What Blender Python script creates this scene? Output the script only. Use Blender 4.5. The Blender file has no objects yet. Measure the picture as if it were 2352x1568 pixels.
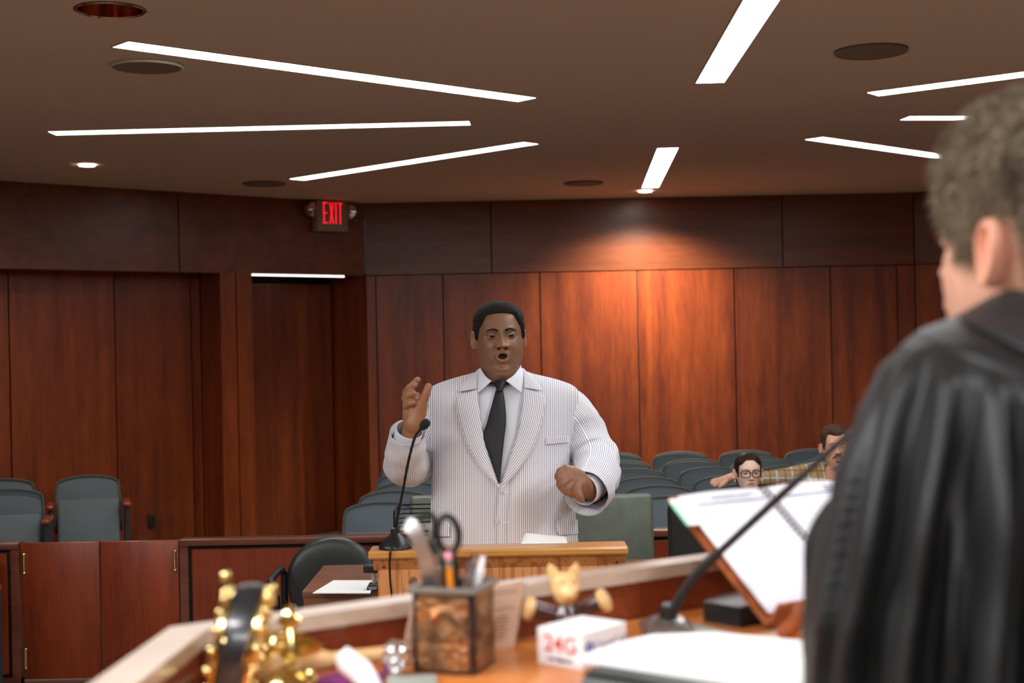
import bpy, bmesh, math, random
import numpy as np
from mathutils import Vector, Matrix, Euler, noise as mnoise

random.seed(7)
KNOTS = []
PI = math.pi
sc = bpy.context.scene
col = sc.collection

# ---------------------------------------------------------------- camera
F = 3267.0                      # focal length in pixels of a 2352-wide frame (50 mm on 36 mm)
CAM = Vector((0, 0, 1.78))
ROLL = 0.02
RX = Vector((math.cos(ROLL), 0, -math.sin(ROLL)))
UX = Vector((math.sin(ROLL), 0, math.cos(ROLL)))
cd = bpy.data.cameras.new('camera')
cam = bpy.data.objects.new('camera', cd)
col.objects.link(cam)
cd.sensor_width = 36.0
cd.lens = F / 2352 * 36.0
cd.clip_start = 0.05
cd.dof.use_dof = True
cd.dof.focus_distance = 5.3
cd.dof.aperture_fstop = 3.6
m3 = Matrix((RX, UX, Vector((0, -1, 0)))).transposed()
cam.matrix_world = Matrix.Translation(CAM) @ m3.to_4x4()
sc.camera = cam

# ---------------------------------------------------------------- world, exposure
w = bpy.data.worlds.new('world'); sc.world = w
w.use_nodes = True
w.node_tree.nodes['Background'].inputs[0].default_value = (0.9, 0.85, 0.8, 1)
w.node_tree.nodes['Background'].inputs[1].default_value = 0.02
sc.view_settings.view_transform = 'Standard'
sc.view_settings.look = 'None'
sc.view_settings.gamma = 1.0
sc.view_settings.use_curve_mapping = False
sc.view_settings.exposure = 1.0
STRIP = 15.0       # ceiling strip lights
STRIP_FAR = 4.5     # the strips over the gallery
STRIP_BENCH = 46.0  # strips over the bench, out of view
DOWN = 250.0        # lit downlights (spot watts)

def P(px, py, d):
    """point seen at pixel (px,py) at distance d in front of the camera plane"""
    px, py, d = float(px), float(py), float(d)
    return CAM + d * (Vector((0, 1, 0)) + (px - 1176) / F * RX + (784 - py) / F * UX)
def PZ(px, py, z):
    """point where the sight line of a pixel meets the level z"""
    v = Vector((0, 1, 0)) + (px - 1176) / F * RX + (784 - py) / F * UX
    return CAM + v * ((z - CAM.z) / v.z)
def pix(p):
    q = Vector(p) - CAM
    return 1176 + F * q.dot(RX) / q.y, 784 - F * q.dot(UX) / q.y

# ---------------------------------------------------------------- mesh helpers
class MB:
    def __init__(s):
        s.v = []; s.f = []; s.uv = {}; s.c = {}; s.mi = []
    def add(s, vs, fs, uv=None, colr=None, mi=0):
        n = len(s.v)
        s.v += [tuple(x) for x in vs]
        for f in fs:
            s.f.append(tuple(i + n for i in f)); s.mi.append(mi)
        if uv is not None:
            for i, t in enumerate(uv): s.uv[n + i] = t
        if colr is not None:
            for i, t in enumerate(colr): s.c[n + i] = t
        return n
    def bm(s, b, M=None, mi=0):
        b.verts.index_update()
        vs = [(M @ v.co) if M else v.co.copy() for v in b.verts]
        s.add(vs, [[v.index for v in f.verts] for f in b.faces], mi=mi)
        b.free()
    def box(s, c, size, rz=0, bev=0, M=None, seg=2, taper=None):
        b = bmesh.new(); bmesh.ops.create_cube(b, size=1)
        for v in b.verts:
            if taper and v.co.z > 0: v.co.x *= taper[0]; v.co.y *= taper[1]
            v.co = Vector((v.co.x * size[0], v.co.y * size[1], v.co.z * size[2]))
        if bev: bmesh.ops.bevel(b, geom=b.edges[:], offset=bev, segments=seg, affect='EDGES', profile=.5)
        T = M if M else Matrix.Translation(Vector(c)) @ Matrix.Rotation(rz, 4, 'Z')
        s.bm(b, T)
    def tube(s, pts, r, seg=12, cap=True, sq=1.0, flat=None):
        pts = [Vector(p) for p in pts]; n = len(pts)
        rs = [float(x) for x in r] if isinstance(r, (list, tuple)) else [r] * n
        vs = []; fs = []; uv = []; L = 0
        prev = None
        for i, p in enumerate(pts):
            t = (pts[min(i + 1, n - 1)] - pts[max(i - 1, 0)]).normalized()
            if prev is None:
                a = Vector((0, 0, 1)) if abs(t.z) < .9 else Vector((0, 1, 0))
                u = a.cross(t).normalized()
            else: u = (prev - t * prev.dot(t)).normalized()
            prev = u; w_ = t.cross(u)
            if i: L += (p - pts[i - 1]).length
            for k in range(seg):
                a = 2 * PI * k / seg
                vs.append(p + rs[i] * (math.cos(a) * u + math.sin(a) * w_ * sq)); uv.append((a * .07, L))
        for i in range(n - 1):
            for k in range(seg):
                a = i * seg + k; b = i * seg + (k + 1) % seg
                fs.append((a, b, b + seg, a + seg))
        if cap:
            fs.append(tuple(range(seg - 1, -1, -1))); fs.append(tuple(range((n - 1) * seg, n * seg)))
        s.add(vs, fs, uv)
    def lathe(s, prof, seg=24, M=None, capb=True, capt=True):
        M = M or Matrix()
        vs = []; fs = []
        for r, z in prof:
            for k in range(seg):
                a = 2 * PI * k / seg
                vs.append(M @ Vector((r * math.cos(a), r * math.sin(a), z)))
        for i in range(len(prof) - 1):
            for k in range(seg):
                a = i * seg + k; b = i * seg + (k + 1) % seg
                fs.append((a, b, b + seg, a + seg))
        if capb: fs.append(tuple(range(seg - 1, -1, -1)))
        if capt: n = (len(prof) - 1) * seg; fs.append(tuple(range(n, n + seg)))
        s.add(vs, fs)
    def ball(s, c, r, nu=16, nv=10, M=None):
        r = r if isinstance(r, (tuple, list)) else (r, r, r)
        vs = []; fs = []
        T = (M or Matrix()); c = Vector(c)
        for j in range(nv + 1):
            b = -PI / 2 + PI * j / nv
            for i in range(nu):
                a = 2 * PI * i / nu
                vs.append(T @ (c + Vector((r[0] * math.cos(b) * math.cos(a), r[1] * math.cos(b) * math.sin(a), r[2] * math.sin(b)))))
        for j in range(nv):
            for i in range(nu):
                a = j * nu + i; b = j * nu + (i + 1) % nu
                fs.append((a, b, b + nu, a + nu))
        s.add(vs, fs)
    def prism(s, poly, h, M=None, bev=0):
        """poly: list of (x,y); extruded along +z by h"""
        b = bmesh.new()
        vs = [b.verts.new((x, y, 0)) for x, y in poly]
        f = b.faces.new(vs)
        r = bmesh.ops.extrude_face_region(b, geom=[f])
        for e in r['geom']:
            if isinstance(e, bmesh.types.BMVert): e.co.z += h
        bmesh.ops.recalc_face_normals(b, faces=b.faces[:])
        if bev:
            bmesh.ops.bevel(b, geom=[e for e in b.edges if abs(e.verts[0].co.z - e.verts[1].co.z) < 1e-6], offset=bev, segments=2, affect='EDGES', profile=.5)
        s.bm(b, M)
    def slab(s, pts, dz):
        """closed slab from 3-D top polygon, thickness dz downward"""
        n = len(pts); pts = [Vector(p) for p in pts]
        vs = pts + [p - Vector((0, 0, dz)) for p in pts]
        fs = [tuple(range(n)), tuple(range(2 * n - 1, n - 1, -1))]
        for i in range(n):
            j = (i + 1) % n
            fs.append((i, i + n, j + n, j))
        s.add(vs, fs)
    def grid(s, fn, nu, nv, closed=False, colr=None, mi=0):
        """fn(i/nu, j/nv) -> (point, uv)"""
        vs = []; uv = []; fs = []; cc = []
        for j in range(nv + 1):
            for i in range(nu + 1):
                p, t = fn(i / nu, j / nv); vs.append(p); uv.append(t)
        W = nu + 1
        for j in range(nv):
            for i in range(nu):
                a = j * W + i; fs.append((a, a + 1, a + 1 + W, a + W))
        s.add(vs, fs, uv, mi=mi)
    def build(s, name, mat, parent=None, smooth=True, ang=40, mods=(), origin=None):
        me = bpy.data.meshes.new(name)
        o0 = Vector(origin) if origin is not None else Vector((0, 0, 0))
        me.from_pydata([tuple(Vector(v) - o0) for v in s.v], [], s.f)
        mats = mat if isinstance(mat, (list, tuple)) else [mat]
        for m in mats: me.materials.append(m)
        if len(mats) > 1: me.polygons.foreach_set('material_index', s.mi)
        if s.uv:
            ul = me.uv_layers.new(name='UVMap')
            for l in me.loops: ul.data[l.index].uv = s.uv.get(l.vertex_index, (0, 0))
        if s.c:
            ca = me.color_attributes.new('mask', 'FLOAT_COLOR', 'POINT')
            for i in range(len(s.v)): ca.data[i].color = (*s.c.get(i, (0, 0, 0)), 1)
        b = bmesh.new(); b.from_mesh(me); bmesh.ops.recalc_face_normals(b, faces=b.faces[:])
        b.to_mesh(me); b.free()
        if smooth:
            me.polygons.foreach_set('use_smooth', [True] * len(me.polygons))
            if ang < 180: me.set_sharp_from_angle(angle=math.radians(ang))
        o = bpy.data.objects.new(name, me); col.objects.link(o)
        o.location = o0
        if parent:
            o.parent = parent
            L = Vector((0, 0, 0)); q = parent
            while q: L += q.location; q = q.parent
            o.location = o0 - L if not parent.get('_local') else o0
        for t, kw in mods:
            md = o.modifiers.new(t.lower(), t)
            for k, v in kw.items(): setattr(md, k, v)
        return o

def tag(o, label=None, cat=None, group=None, kind=None):
    if label: o['label'] = label
    if cat: o['category'] = cat
    if group: o['group'] = group
    if kind: o['kind'] = kind
    return o
def thing(name, label, cat, loc=(0, 0, 0), rz=0, group=None, local=False):
    o = bpy.data.objects.new(name, None); col.objects.link(o)
    o.empty_display_size = .1
    o.location = loc; o.rotation_euler = (0, 0, rz)
    if local: o['_local'] = 1
    return tag(o, label, cat, group)
def locpart(p):     # parts of a local thing are local too
    p['_local'] = 1; return p
def dup(root, loc, rz, label, group=None):
    r = root.copy(); col.objects.link(r); r.location = loc; r.rotation_euler = (0, 0, rz); r['label'] = label
    if group: r['group'] = group
    for ch in list(root.children):
        c = ch.copy(); col.objects.link(c); c.parent = r
        for g in list(ch.children):
            d = g.copy(); col.objects.link(d); d.parent = c
    return r
def struct(o): o['kind'] = 'structure'; return o
def spline(pts, n):
    """Catmull-Rom through points (any tuple length)"""
    pts = [np.array(p, float) for p in pts]; out = []
    m = len(pts)
    for i in range(n + 1):
        t = i / n * (m - 1); k = min(int(t), m - 2); u = t - k
        p0 = pts[max(k - 1, 0)]; p1 = pts[k]; p2 = pts[k + 1]; p3 = pts[min(k + 2, m - 1)]
        out.append(.5 * ((2 * p1) + (p2 - p0) * u + (2 * p0 - 5 * p1 + 4 * p2 - p3) * u * u + (3 * p1 - p0 - 3 * p2 + p3) * u ** 3))
    return out
def lerp_table(tab, y):
    """tab rows (y, a, b, ...) sorted; smooth interpolation"""
    if y <= tab[0][0]: return np.array(tab[0][1:], float)
    for i in range(len(tab) - 1):
        if y <= tab[i + 1][0]:
            t = (y - tab[i][0]) / (tab[i + 1][0] - tab[i][0])
            p1 = np.array(tab[i][1:], float); p2 = np.array(tab[i + 1][1:], float)
            h = tab[i + 1][0] - tab[i][0]
            m1 = (p2 - np.array(tab[i - 1][1:])) / (tab[i + 1][0] - tab[i - 1][0]) * h if i else (p2 - p1)
            m2 = (np.array(tab[i + 2][1:]) - p1) / (tab[i + 2][0] - tab[i][0]) * h if i + 2 < len(tab) else (p2 - p1)
            return (2*t**3-3*t*t+1)*p1 + (t**3-2*t*t+t)*m1 + (-2*t**3+3*t*t)*p2 + (t**3-t*t)*m2
    return np.array(tab[-1][1:], float)
def remeshed(mb, voxel, it=3):
    """one continuous surface out of overlapping capsules"""
    me = bpy.data.meshes.new('tmp'); me.from_pydata(mb.v, [], mb.f)
    o = bpy.data.objects.new('tmp', me); col.objects.link(o)
    r = o.modifiers.new('r', 'REMESH'); r.mode = 'VOXEL'; r.voxel_size = voxel
    s_ = o.modifiers.new('s', 'SMOOTH'); s_.iterations = it; s_.factor = .5
    dg = bpy.context.evaluated_depsgraph_get(); ev = o.evaluated_get(dg); m2 = ev.to_mesh()
    vs = [v.co.copy() for v in m2.vertices]; fs = [tuple(p.vertices) for p in m2.polygons]
    ev.to_mesh_clear(); bpy.data.objects.remove(o); bpy.data.meshes.remove(me)
    return vs, fs
def capsules(mb, chain, seg=12):
    """chain of (point, radius): balls at joints, cones between"""
    for (p, r) in chain: mb.ball(p, r, seg, 8)
    for (a, ra), (b, rb) in zip(chain[:-1], chain[1:]):
        if (Vector(a) - Vector(b)).length > 1e-5: mb.tube([a, b], [ra, rb], seg)

# ---------------------------------------------------------------- materials
def srgb(r, g, b):
    f = lambda c: (c / 12.92 if c <= .04045 else ((c + .055) / 1.055) ** 2.4)
    return (f(r / 255), f(g / 255), f(b / 255), 1)
class NT:
    def __init__(s, name):
        s.m = bpy.data.materials.new(name); s.m.use_nodes = True
        s.t = s.m.node_tree; s.b = s.t.nodes['Principled BSDF']
    def n(s, typ, **kw):
        nd = s.t.nodes.new(typ)
        for k, v in kw.items():
            if k.startswith('i_'): nd.inputs[k[2:].replace('_', ' ')].default_value = v
            else: setattr(nd, k, v)
        return nd
    def l(s, a, b): s.t.links.new(a, b)
    def set(s, **kw):
        for k, v in kw.items(): s.b.inputs[k.replace('_', ' ')].default_value = v
    def bump(s, h, st, dist=.01):
        b = s.n('ShaderNodeBump'); b.inputs['Strength'].default_value = st; b.inputs['Distance'].default_value = dist
        s.l(h, b.inputs['Height']); s.l(b.outputs[0], s.b.inputs['Normal'])
    def ramp(s, fac, stops):
        r = s.n('ShaderNodeValToRGB'); e = r.color_ramp.elements
        while len(e) < len(stops): e.new(.5)
        for x, (p, c) in zip(e, stops): x.position = p; x.color = c
        s.l(fac, r.inputs[0]); return r.outputs[0]
    def mapped(s, scale=(1, 1, 1), coord='Object', rand=True):
        tc = s.n('ShaderNodeTexCoord'); mp = s.n('ShaderNodeMapping')
        mp.inputs['Scale'].default_value = scale
        if rand:
            oi = s.n('ShaderNodeObjectInfo'); mu = s.n('ShaderNodeMath', operation='MULTIPLY'); mu.inputs[1].default_value = 17.3
            s.l(oi.outputs['Random'], mu.inputs[0])
            ad = s.n('ShaderNodeVectorMath', operation='ADD')
            s.l(tc.outputs[coord], ad.inputs[0]); s.l(mu.outputs[0], ad.inputs[1])
            s.l(ad.outputs[0], mp.inputs[0])
        else: s.l(tc.outputs[coord], mp.inputs[0])
        return mp.outputs[0]
    def noise(s, vec, scale, detail=4, rough=.6, dist=0):
        n = s.n('ShaderNodeTexNoise'); n.inputs['Scale'].default_value = scale
        n.inputs['Detail'].default_value = detail; n.inputs['Roughness'].default_value = rough; n.inputs['Distortion'].default_value = dist
        s.l(vec, n.inputs['Vector']); return n.outputs['Fac']
    def mix(s, fac, a, b, mode='MIX'):
        m = s.n('ShaderNodeMix', data_type='RGBA', blend_type=mode)
        for inp, x in ((0, fac), (6, a), (7, b)):
            if hasattr(x, 'is_output'): s.l(x, m.inputs[inp])
            else: m.inputs[inp].default_value = x
        return m.outputs[2]

def wood(name, dark, mid, light, axis='z', rough=.35, coat=.15, scale=1.0, ribbon=True):
    """straight-grained veneer: fine grain stretched along one axis, broad ribbon figure"""
    t = NT(name)
    st = {'z': (1, 1, .06), 'x': (.06, 1, 1), 'y': (1, .06, 1)}[axis]
    v = t.mapped(tuple(c * scale for c in st))
    fine = t.noise(v, 90, 6, .65)
    broad = t.noise(v, 7.0, 3, .5, .6)
    wavy = t.noise(t.mapped(tuple(c * scale for c in {'z': (1, 1, .35), 'x': (.35, 1, 1), 'y': (1, .35, 1)}[axis])), 5, 4, .55, 1.5)
    a = t.n('ShaderNodeMath', operation='MULTIPLY_ADD'); t.l(fine, a.inputs[0]); a.inputs[1].default_value = .45
    b = t.n('ShaderNodeMath', operation='MULTIPLY_ADD'); t.l(broad, b.inputs[0]); b.inputs[1].default_value = .55; b.inputs[2].default_value = -.12
    t.l(b.outputs[0], a.inputs[2])
    c = t.n('ShaderNodeMath', operation='MULTIPLY_ADD'); t.l(wavy, c.inputs[0]); c.inputs[1].default_value = .25; t.l(a.outputs[0], c.inputs[2])
    cr = t.ramp(c.outputs[0], [(.36, dark), (.56, mid), (.78, light)])
    oi = t.n('ShaderNodeObjectInfo')
    hv = t.n('ShaderNodeHueSaturation'); t.l(cr, hv.inputs['Color'])
    mr = t.n('ShaderNodeMapRange'); mr.inputs['To Min'].default_value = .9; mr.inputs['To Max'].default_value = 1.1
    t.l(oi.outputs['Random'], mr.inputs[0]); t.l(mr.outputs[0], hv.inputs['Value'])
    t.l(hv.outputs[0], t.b.inputs['Base Color'])
    t.set(Roughness=rough, Coat_Weight=coat, Coat_Roughness=.25)
    t.bump(fine, .08, .002)
    return t.m
def plain(name, c, rough=.5, metal=0, noise_amt=.08, nscale=40, bump=0, coat=0, sheen=0, spec=None):
    t = NT(name)
    v = t.mapped((1, 1, 1), rand=False)
    n = t.noise(v, nscale, 4)
    lo = tuple(x * (1 - noise_amt) for x in c[:3]) + (1,); hi = tuple(min(1, x * (1 + noise_amt)) for x in c[:3]) + (1,)
    t.l(t.ramp(n, [(.3, lo), (.7, hi)]), t.b.inputs['Base Color'])
    t.set(Roughness=rough, Metallic=metal, Coat_Weight=coat)
    if sheen: t.set(Sheen_Weight=sheen)
    if spec is not None: t.b.inputs['Specular IOR Level'].default_value = spec
    if bump: t.bump(n, bump, .003)
    return t.m
def emit(name, c, s):
    t = NT(name); t.set(Base_Color=c, Emission_Color=c, Emission_Strength=s, Roughness=.5); return t.m

M = {}
M['panel'] = wood('mahogany_panel', srgb(94, 36, 12), srgb(130, 58, 18), srgb(160, 80, 30), 'z', .38, .08)
M['fascia'] = wood('walnut_fascia', srgb(84, 40, 18), srgb(112, 56, 24), srgb(134, 72, 34), 'x', .36, .12)
M['rail'] = wood('rail_wood', srgb(104, 38, 13), srgb(136, 52, 17), srgb(156, 66, 24), 'z', .36, .06)
M['railcap'] = wood('rail_cap_wood', srgb(92, 46, 32), srgb(118, 62, 42), srgb(140, 78, 54), 'x', .36, .2)
M['table'] = wood('table_laminate', srgb(100, 58, 38), srgb(128, 78, 52), srgb(148, 94, 66), 'x', .4, .1)
M['bench'] = wood('bench_veneer', srgb(104, 46, 24), srgb(140, 64, 32), srgb(160, 80, 42), 'x', .35, .2)
M['ledge'] = wood('ledge_painted_sheen', srgb(186, 162, 140), srgb(204, 182, 162), srgb(218, 198, 180), 'x', .28, .6)  # tan wood, paled in its colour for the ceiling light reflected on it
M['desk'] = wood('honey_desk', srgb(196, 112, 48), srgb(218, 134, 62), srgb(232, 152, 78), 'x', .34, .3)
M['armwood'] = wood('arm_wood', srgb(110, 42, 22), srgb(150, 66, 36), srgb(172, 84, 48), 'y', .3, .3)
M['carvelight'] = wood('carved_light_wood', srgb(206, 158, 98), srgb(224, 182, 122), srgb(236, 202, 148), 'z', .4, .1, 3)
M['carvedark'] = wood('carved_dark_wood', srgb(52, 28, 28), srgb(70, 38, 38), srgb(90, 52, 52), 'x', .25, .5, 3)
M['stand'] = wood('stand_wood', srgb(120, 62, 34), srgb(158, 86, 48), srgb(182, 108, 64), 'x', .3, .4, 2)
M['gavel'] = wood('maple', srgb(204, 158, 106), srgb(220, 178, 126), srgb(232, 196, 148), 'x', .4, .2, 2)
M['seam'] = plain('seam_black', srgb(22, 14, 10), .7)
M['ceiling'] = plain('ceiling_paint', srgb(206, 182, 162), .85, nscale=60, noise_amt=.03)
M['carpet'] = plain('carpet', srgb(140, 126, 112), .95, nscale=300, noise_amt=.3, bump=.4)
M['fabric'] = plain('blue_grey_weave', srgb(96, 106, 112), .9, nscale=420, noise_amt=.28, bump=.3)
M['seattrim'] = plain('olive_piping', srgb(78, 84, 76), .7, nscale=200)
M['seatshell'] = plain('seat_shell', srgb(40, 44, 48), .55, nscale=100)
M['olive'] = plain('olive_leather', srgb(92, 100, 86), .42, nscale=14, noise_amt=.16, bump=.15)
M['blackleather'] = plain('black_leather', srgb(44, 48, 46), .34, nscale=60, noise_amt=.12, bump=.12)
M['black'] = plain('black_plastic', srgb(24, 25, 26), .38, nscale=80)
M['blackmetal'] = plain('black_metal', srgb(20, 20, 21), .3, nscale=80)
M['dark'] = plain('dark_panel', srgb(30, 30, 32), .6)
M['foam'] = plain('foam_black', srgb(30, 32, 36), .95, nscale=500, noise_amt=.3, bump=.5)
M['chrome'] = plain('chrome', (.75, .75, .76, 1), .15, 1)
M['steel'] = plain('brushed_steel', (.55, .53, .51, 1), .38, 1, nscale=100)
M['bronze'] = plain('copper_reflector', (.62, .36, .24, 1), .12, 1)
M['brass'] = plain('brass', (.83, .64, .27, 1), .16, 1, nscale=60)
M['oldbrass'] = plain('antique_brass', (.5, .4, .24, 1), .3, 1)
M['paper'] = plain('white_paper', srgb(244, 243, 240), .75, nscale=20, noise_amt=.01)
M['paper2'] = plain('cool_paper', srgb(238, 238, 246), .75, nscale=20, noise_amt=.01)
M['cream'] = plain('desk_tinted_card', srgb(238, 202, 174), .6, nscale=30, noise_amt=.03)  # peach reflection of the desk put into the card's base colour
M['ink'] = plain('print_brown', srgb(150, 88, 52), .7)
M['inkblue'] = plain('print_blue', srgb(40, 80, 180), .6)
M['inknavy'] = plain('print_navy', srgb(72, 84, 124), .6)
M['inkred'] = plain('print_red', srgb(214, 60, 66), .6)
M['greytext'] = plain('print_grey', srgb(150, 152, 172), .6)
M['disc'] = plain('speaker_grille', srgb(118, 100, 84), .8, nscale=500, noise_amt=.1)
M['disclight'] = plain('speaker_rim', srgb(190, 184, 160), .7)
M['white'] = plain('white_card', srgb(246, 244, 246), .55, noise_amt=.01)
M['green'] = plain('mint_tab', srgb(150, 226, 190), .6, noise_amt=.02)
M['signbox'] = plain('sign_housing', srgb(150, 134, 112), .6)
M['shirt'] = plain('white_shirt', srgb(226, 230, 240), .8, nscale=200, noise_amt=.015)
M['tie'] = plain('black_tie', srgb(20, 23, 26), .6, nscale=300, noise_amt=.15)
M['trouser'] = plain('pale_trousers', srgb(206, 204, 204), .85, nscale=200)
M['button'] = plain('horn_button', srgb(214, 206, 188), .35)
M['shoe'] = plain('brown_shoe', srgb(70, 46, 34), .35)
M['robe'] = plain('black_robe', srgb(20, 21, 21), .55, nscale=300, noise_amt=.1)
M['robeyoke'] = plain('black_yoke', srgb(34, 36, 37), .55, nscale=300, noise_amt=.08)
M['darktop'] = plain('charcoal_top', srgb(46, 46, 52), .85)
M['pinkerase'] = plain('eraser_pink', srgb(232, 150, 168), .7)
M['pencil'] = plain('pencil_orange', srgb(236, 140, 34), .4)
M['purple'] = plain('magenta_cloth', srgb(116, 34, 100), .7, nscale=50, noise_amt=.3)
M['greypad'] = plain('grey_pad', srgb(150, 152, 144), .6)
M['silverwrap'] = plain('silver_wrap', (.8, .79, .8, 1), .22, 1, nscale=50)
M['bristle'] = plain('wheel_black', srgb(30, 31, 34), .3, nscale=40, coat=.3)
def glassmat(name, c, rough=0.02, ior=1.49):
    t = NT(name); t.set(Base_Color=c, Roughness=rough, IOR=ior, Transmission_Weight=1.0); return t.m
M['glass'] = glassmat('clear_award', (.86, .95, .92, 1))
M['lens'] = glassmat('lens', (.97, .97, .97, 1), 0.0, 1.05)
M['acrylic'] = glassmat('acrylic', (1, 1, 1, 1), .0, 1.15)
M['lit'] = emit('strip_diffuser', (.97, .985, 1, 1), STRIP)
M['litfar'] = emit('strip_diffuser_far', (.97, .985, 1, 1), STRIP_FAR)
M['litbench'] = emit('strip_diffuser_bench', (.97, .985, 1, 1), STRIP_BENCH)
M['litdown'] = emit('downlight_lens', (1, .93, .84, 1), 25.0)
M['slit'] = emit('door_slit_light', (1, .97, .92, 1), 1.3)
M['exitred'] = emit('exit_letter', (1, .012, .03, 1), .5)

def pine():
    t = NT('knotty_pine')
    v = t.mapped((1, 1, .05), rand=False)
    fine = t.noise(v, 60, 5, .6); broad = t.noise(v, 8, 3, .5, .8)
    a = t.n('ShaderNodeMath', operation='ADD'); t.l(fine, a.inputs[0]); t.l(broad, a.inputs[1])
    c = t.ramp(a.outputs[0], [(.7, srgb(150, 84, 36)), (1.0, srgb(186, 112, 52)), (1.25, srgb(206, 134, 70))])
    # knots of the boards, at fixed places on the front
    tc = t.n('ShaderNodeTexCoord'); cur = c
    for (x, z, rx, rz) in KNOTS:
        s1 = t.n('ShaderNodeVectorMath', operation='SUBTRACT'); t.l(tc.outputs['Object'], s1.inputs[0]); s1.inputs[1].default_value = (x, 0, z)
        s2 = t.n('ShaderNodeVectorMath', operation='MULTIPLY'); t.l(s1.outputs[0], s2.inputs[0]); s2.inputs[1].default_value = (1 / rx, 0, 1 / rz)
        ln = t.n('ShaderNodeVectorMath', operation='LENGTH'); t.l(s2.outputs[0], ln.inputs[0])
        fac = t.ramp(ln.outputs['Value'], [(.25, (1, 1, 1, 1)), (.8, (.75, .75, .75, 1)), (1.0, (0, 0, 0, 1))])
        cur = t.mix(fac, cur, srgb(96, 44, 18))
    t.l(cur, t.b.inputs['Base Color']); t.set(Roughness=.38, Coat_Weight=.25, Coat_Roughness=.3)
    return t.m
def seersucker():
    t = NT('seersucker_stripe')
    uv = t.n('ShaderNodeUVMap'); sp = t.n('ShaderNodeSeparateXYZ'); t.l(uv.outputs[0], sp.inputs[0])
    mu = t.n('ShaderNodeMath', operation='MULTIPLY'); mu.inputs[1].default_value = 1 / .0066; t.l(sp.outputs[0], mu.inputs[0])
    fr = t.n('ShaderNodeMath', operation='FRACT'); t.l(mu.outputs[0], fr.inputs[0])
    c = t.ramp(fr.outputs[0], [(.0, srgb(248, 248, 250)), (.54, srgb(248, 248, 250)), (.62, srgb(144, 148, 168)), (.92, srgb(144, 148, 168)), (.99, srgb(248, 248, 250))])
    t.l(c, t.b.inputs['Base Color']); t.set(Roughness=.85)
    nz = t.noise(t.mapped((1, 1, .4), rand=False), 28, 3); t.bump(nz, .25, .006)
    return t.m
def plaid():
    t = NT('tan_plaid')
    v = t.mapped((1, 1, 1), rand=False); sp = t.n('ShaderNodeSeparateXYZ'); t.l(v, sp.inputs[0])
    cur = srgb(176, 142, 96)
    for ax, per, off, cc in ((0, .09, 0, srgb(196, 214, 220)), (2, .09, .02, srgb(196, 214, 220)), (0, .09, .45, srgb(128, 104, 66)), (2, .09, .5, srgb(128, 104, 66))):
        m = t.n('ShaderNodeMath', operation='MULTIPLY_ADD'); m.inputs[1].default_value = 1 / per; m.inputs[2].default_value = off; t.l(sp.outputs[ax], m.inputs[0])
        f = t.n('ShaderNodeMath', operation='FRACT'); t.l(m.outputs[0], f.inputs[0])
        k = t.ramp(f.outputs[0], [(0, (.8, .8, .8, 1)), (.1, (.8, .8, .8, 1)), (.12, (0, 0, 0, 1))])
        cur = t.mix(k, cur, cc)
    t.l(cur, t.b.inputs['Base Color']); t.set(Roughness=.9); return t.m
def skin(name, c, lip, lip2, inner, c2, rough=.45, brow=None):
    """mask attribute: R lips, G mouth inside, B flush / nose warmth"""
    t = NT(name)
    at = t.n('ShaderNodeAttribute', attribute_name='mask'); sp = t.n('ShaderNodeSeparateColor'); t.l(at.outputs['Color'], sp.inputs[0])
    v = t.mapped((1, 1, 1), rand=False); n = t.noise(v, 35, 4)
    lo = tuple(x * .88 for x in c[:3]) + (1,); hi = tuple(x * 1.12 for x in c[:3]) + (1,)
    base = t.ramp(n, [(.3, lo), (.7, hi)])
    x = t.mix(sp.outputs[2], base, c2)
    x = t.mix(sp.outputs[0], x, lip)
    x = t.mix(sp.outputs[1], x, inner)
    t.l(x, t.b.inputs['Base Color'])
    t.set(Roughness=rough, Subsurface_Weight=.12, Subsurface_Scale=.012)
    t.b.inputs['Subsurface Radius'].default_value = (1, .35, .2)
    t.bump(t.noise(v, 500, 2), .08, .001)
    return t.m
def eyemat(name, iris):
    t = NT(name)
    at = t.n('ShaderNodeAttribute', attribute_name='mask'); sp = t.n('ShaderNodeSeparateColor'); t.l(at.outputs['Color'], sp.inputs[0])
    x = t.mix(sp.outputs[0], srgb(150, 140, 132), iris)
    x = t.mix(sp.outputs[1], x, srgb(8, 7, 7))
    t.l(x, t.b.inputs['Base Color']); t.set(Roughness=.12, Coat_Weight=.1); return t.m
def hairmat(name, a, b, scale=160, stretch=(1, 1, 1), bump=.6, rough=.7):
    t = NT(name); v = t.mapped(stretch, rand=False)
    n = t.noise(v, scale, 5, .7); n2 = t.noise(v, scale * .22, 3)
    ad = t.n('ShaderNodeMath', operation='ADD'); t.l(n, ad.inputs[0]); t.l(n2, ad.inputs[1])
    t.l(t.ramp(ad.outputs[0], [(.75, a), (1.25, b)]), t.b.inputs['Base Color'])
    t.set(Roughness=rough); t.b.inputs['Specular IOR Level'].default_value = .15; t.bump(n, bump, .004); return t.m
def relief():
    t = NT('cast_relief'); v = t.mapped((1, 1, 1), rand=False)
    n = t.noise(v, 70, 5, .6, 1.0); n2 = t.noise(v, 25, 3)
    t.l(t.ramp(n2, [(.35, srgb(96, 64, 42)), (.5, srgb(140, 104, 72)), (.68, srgb(176, 110, 58))]), t.b.inputs['Base Color'])
    t.set(Roughness=.32, Metallic=.55); t.bump(n, .6, .006); return t.m
M['relief'] = relief()
M['cupdark'] = plain('dark_bronze', srgb(72, 52, 44), .35, nscale=60, noise_amt=.2, coat=.3)
M['cuprim'] = plain('rim_bronze', srgb(120, 112, 104), .32, nscale=60, noise_amt=.15, coat=.3)
M['stripe'] = seersucker()
M['plaid'] = plaid()
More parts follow.
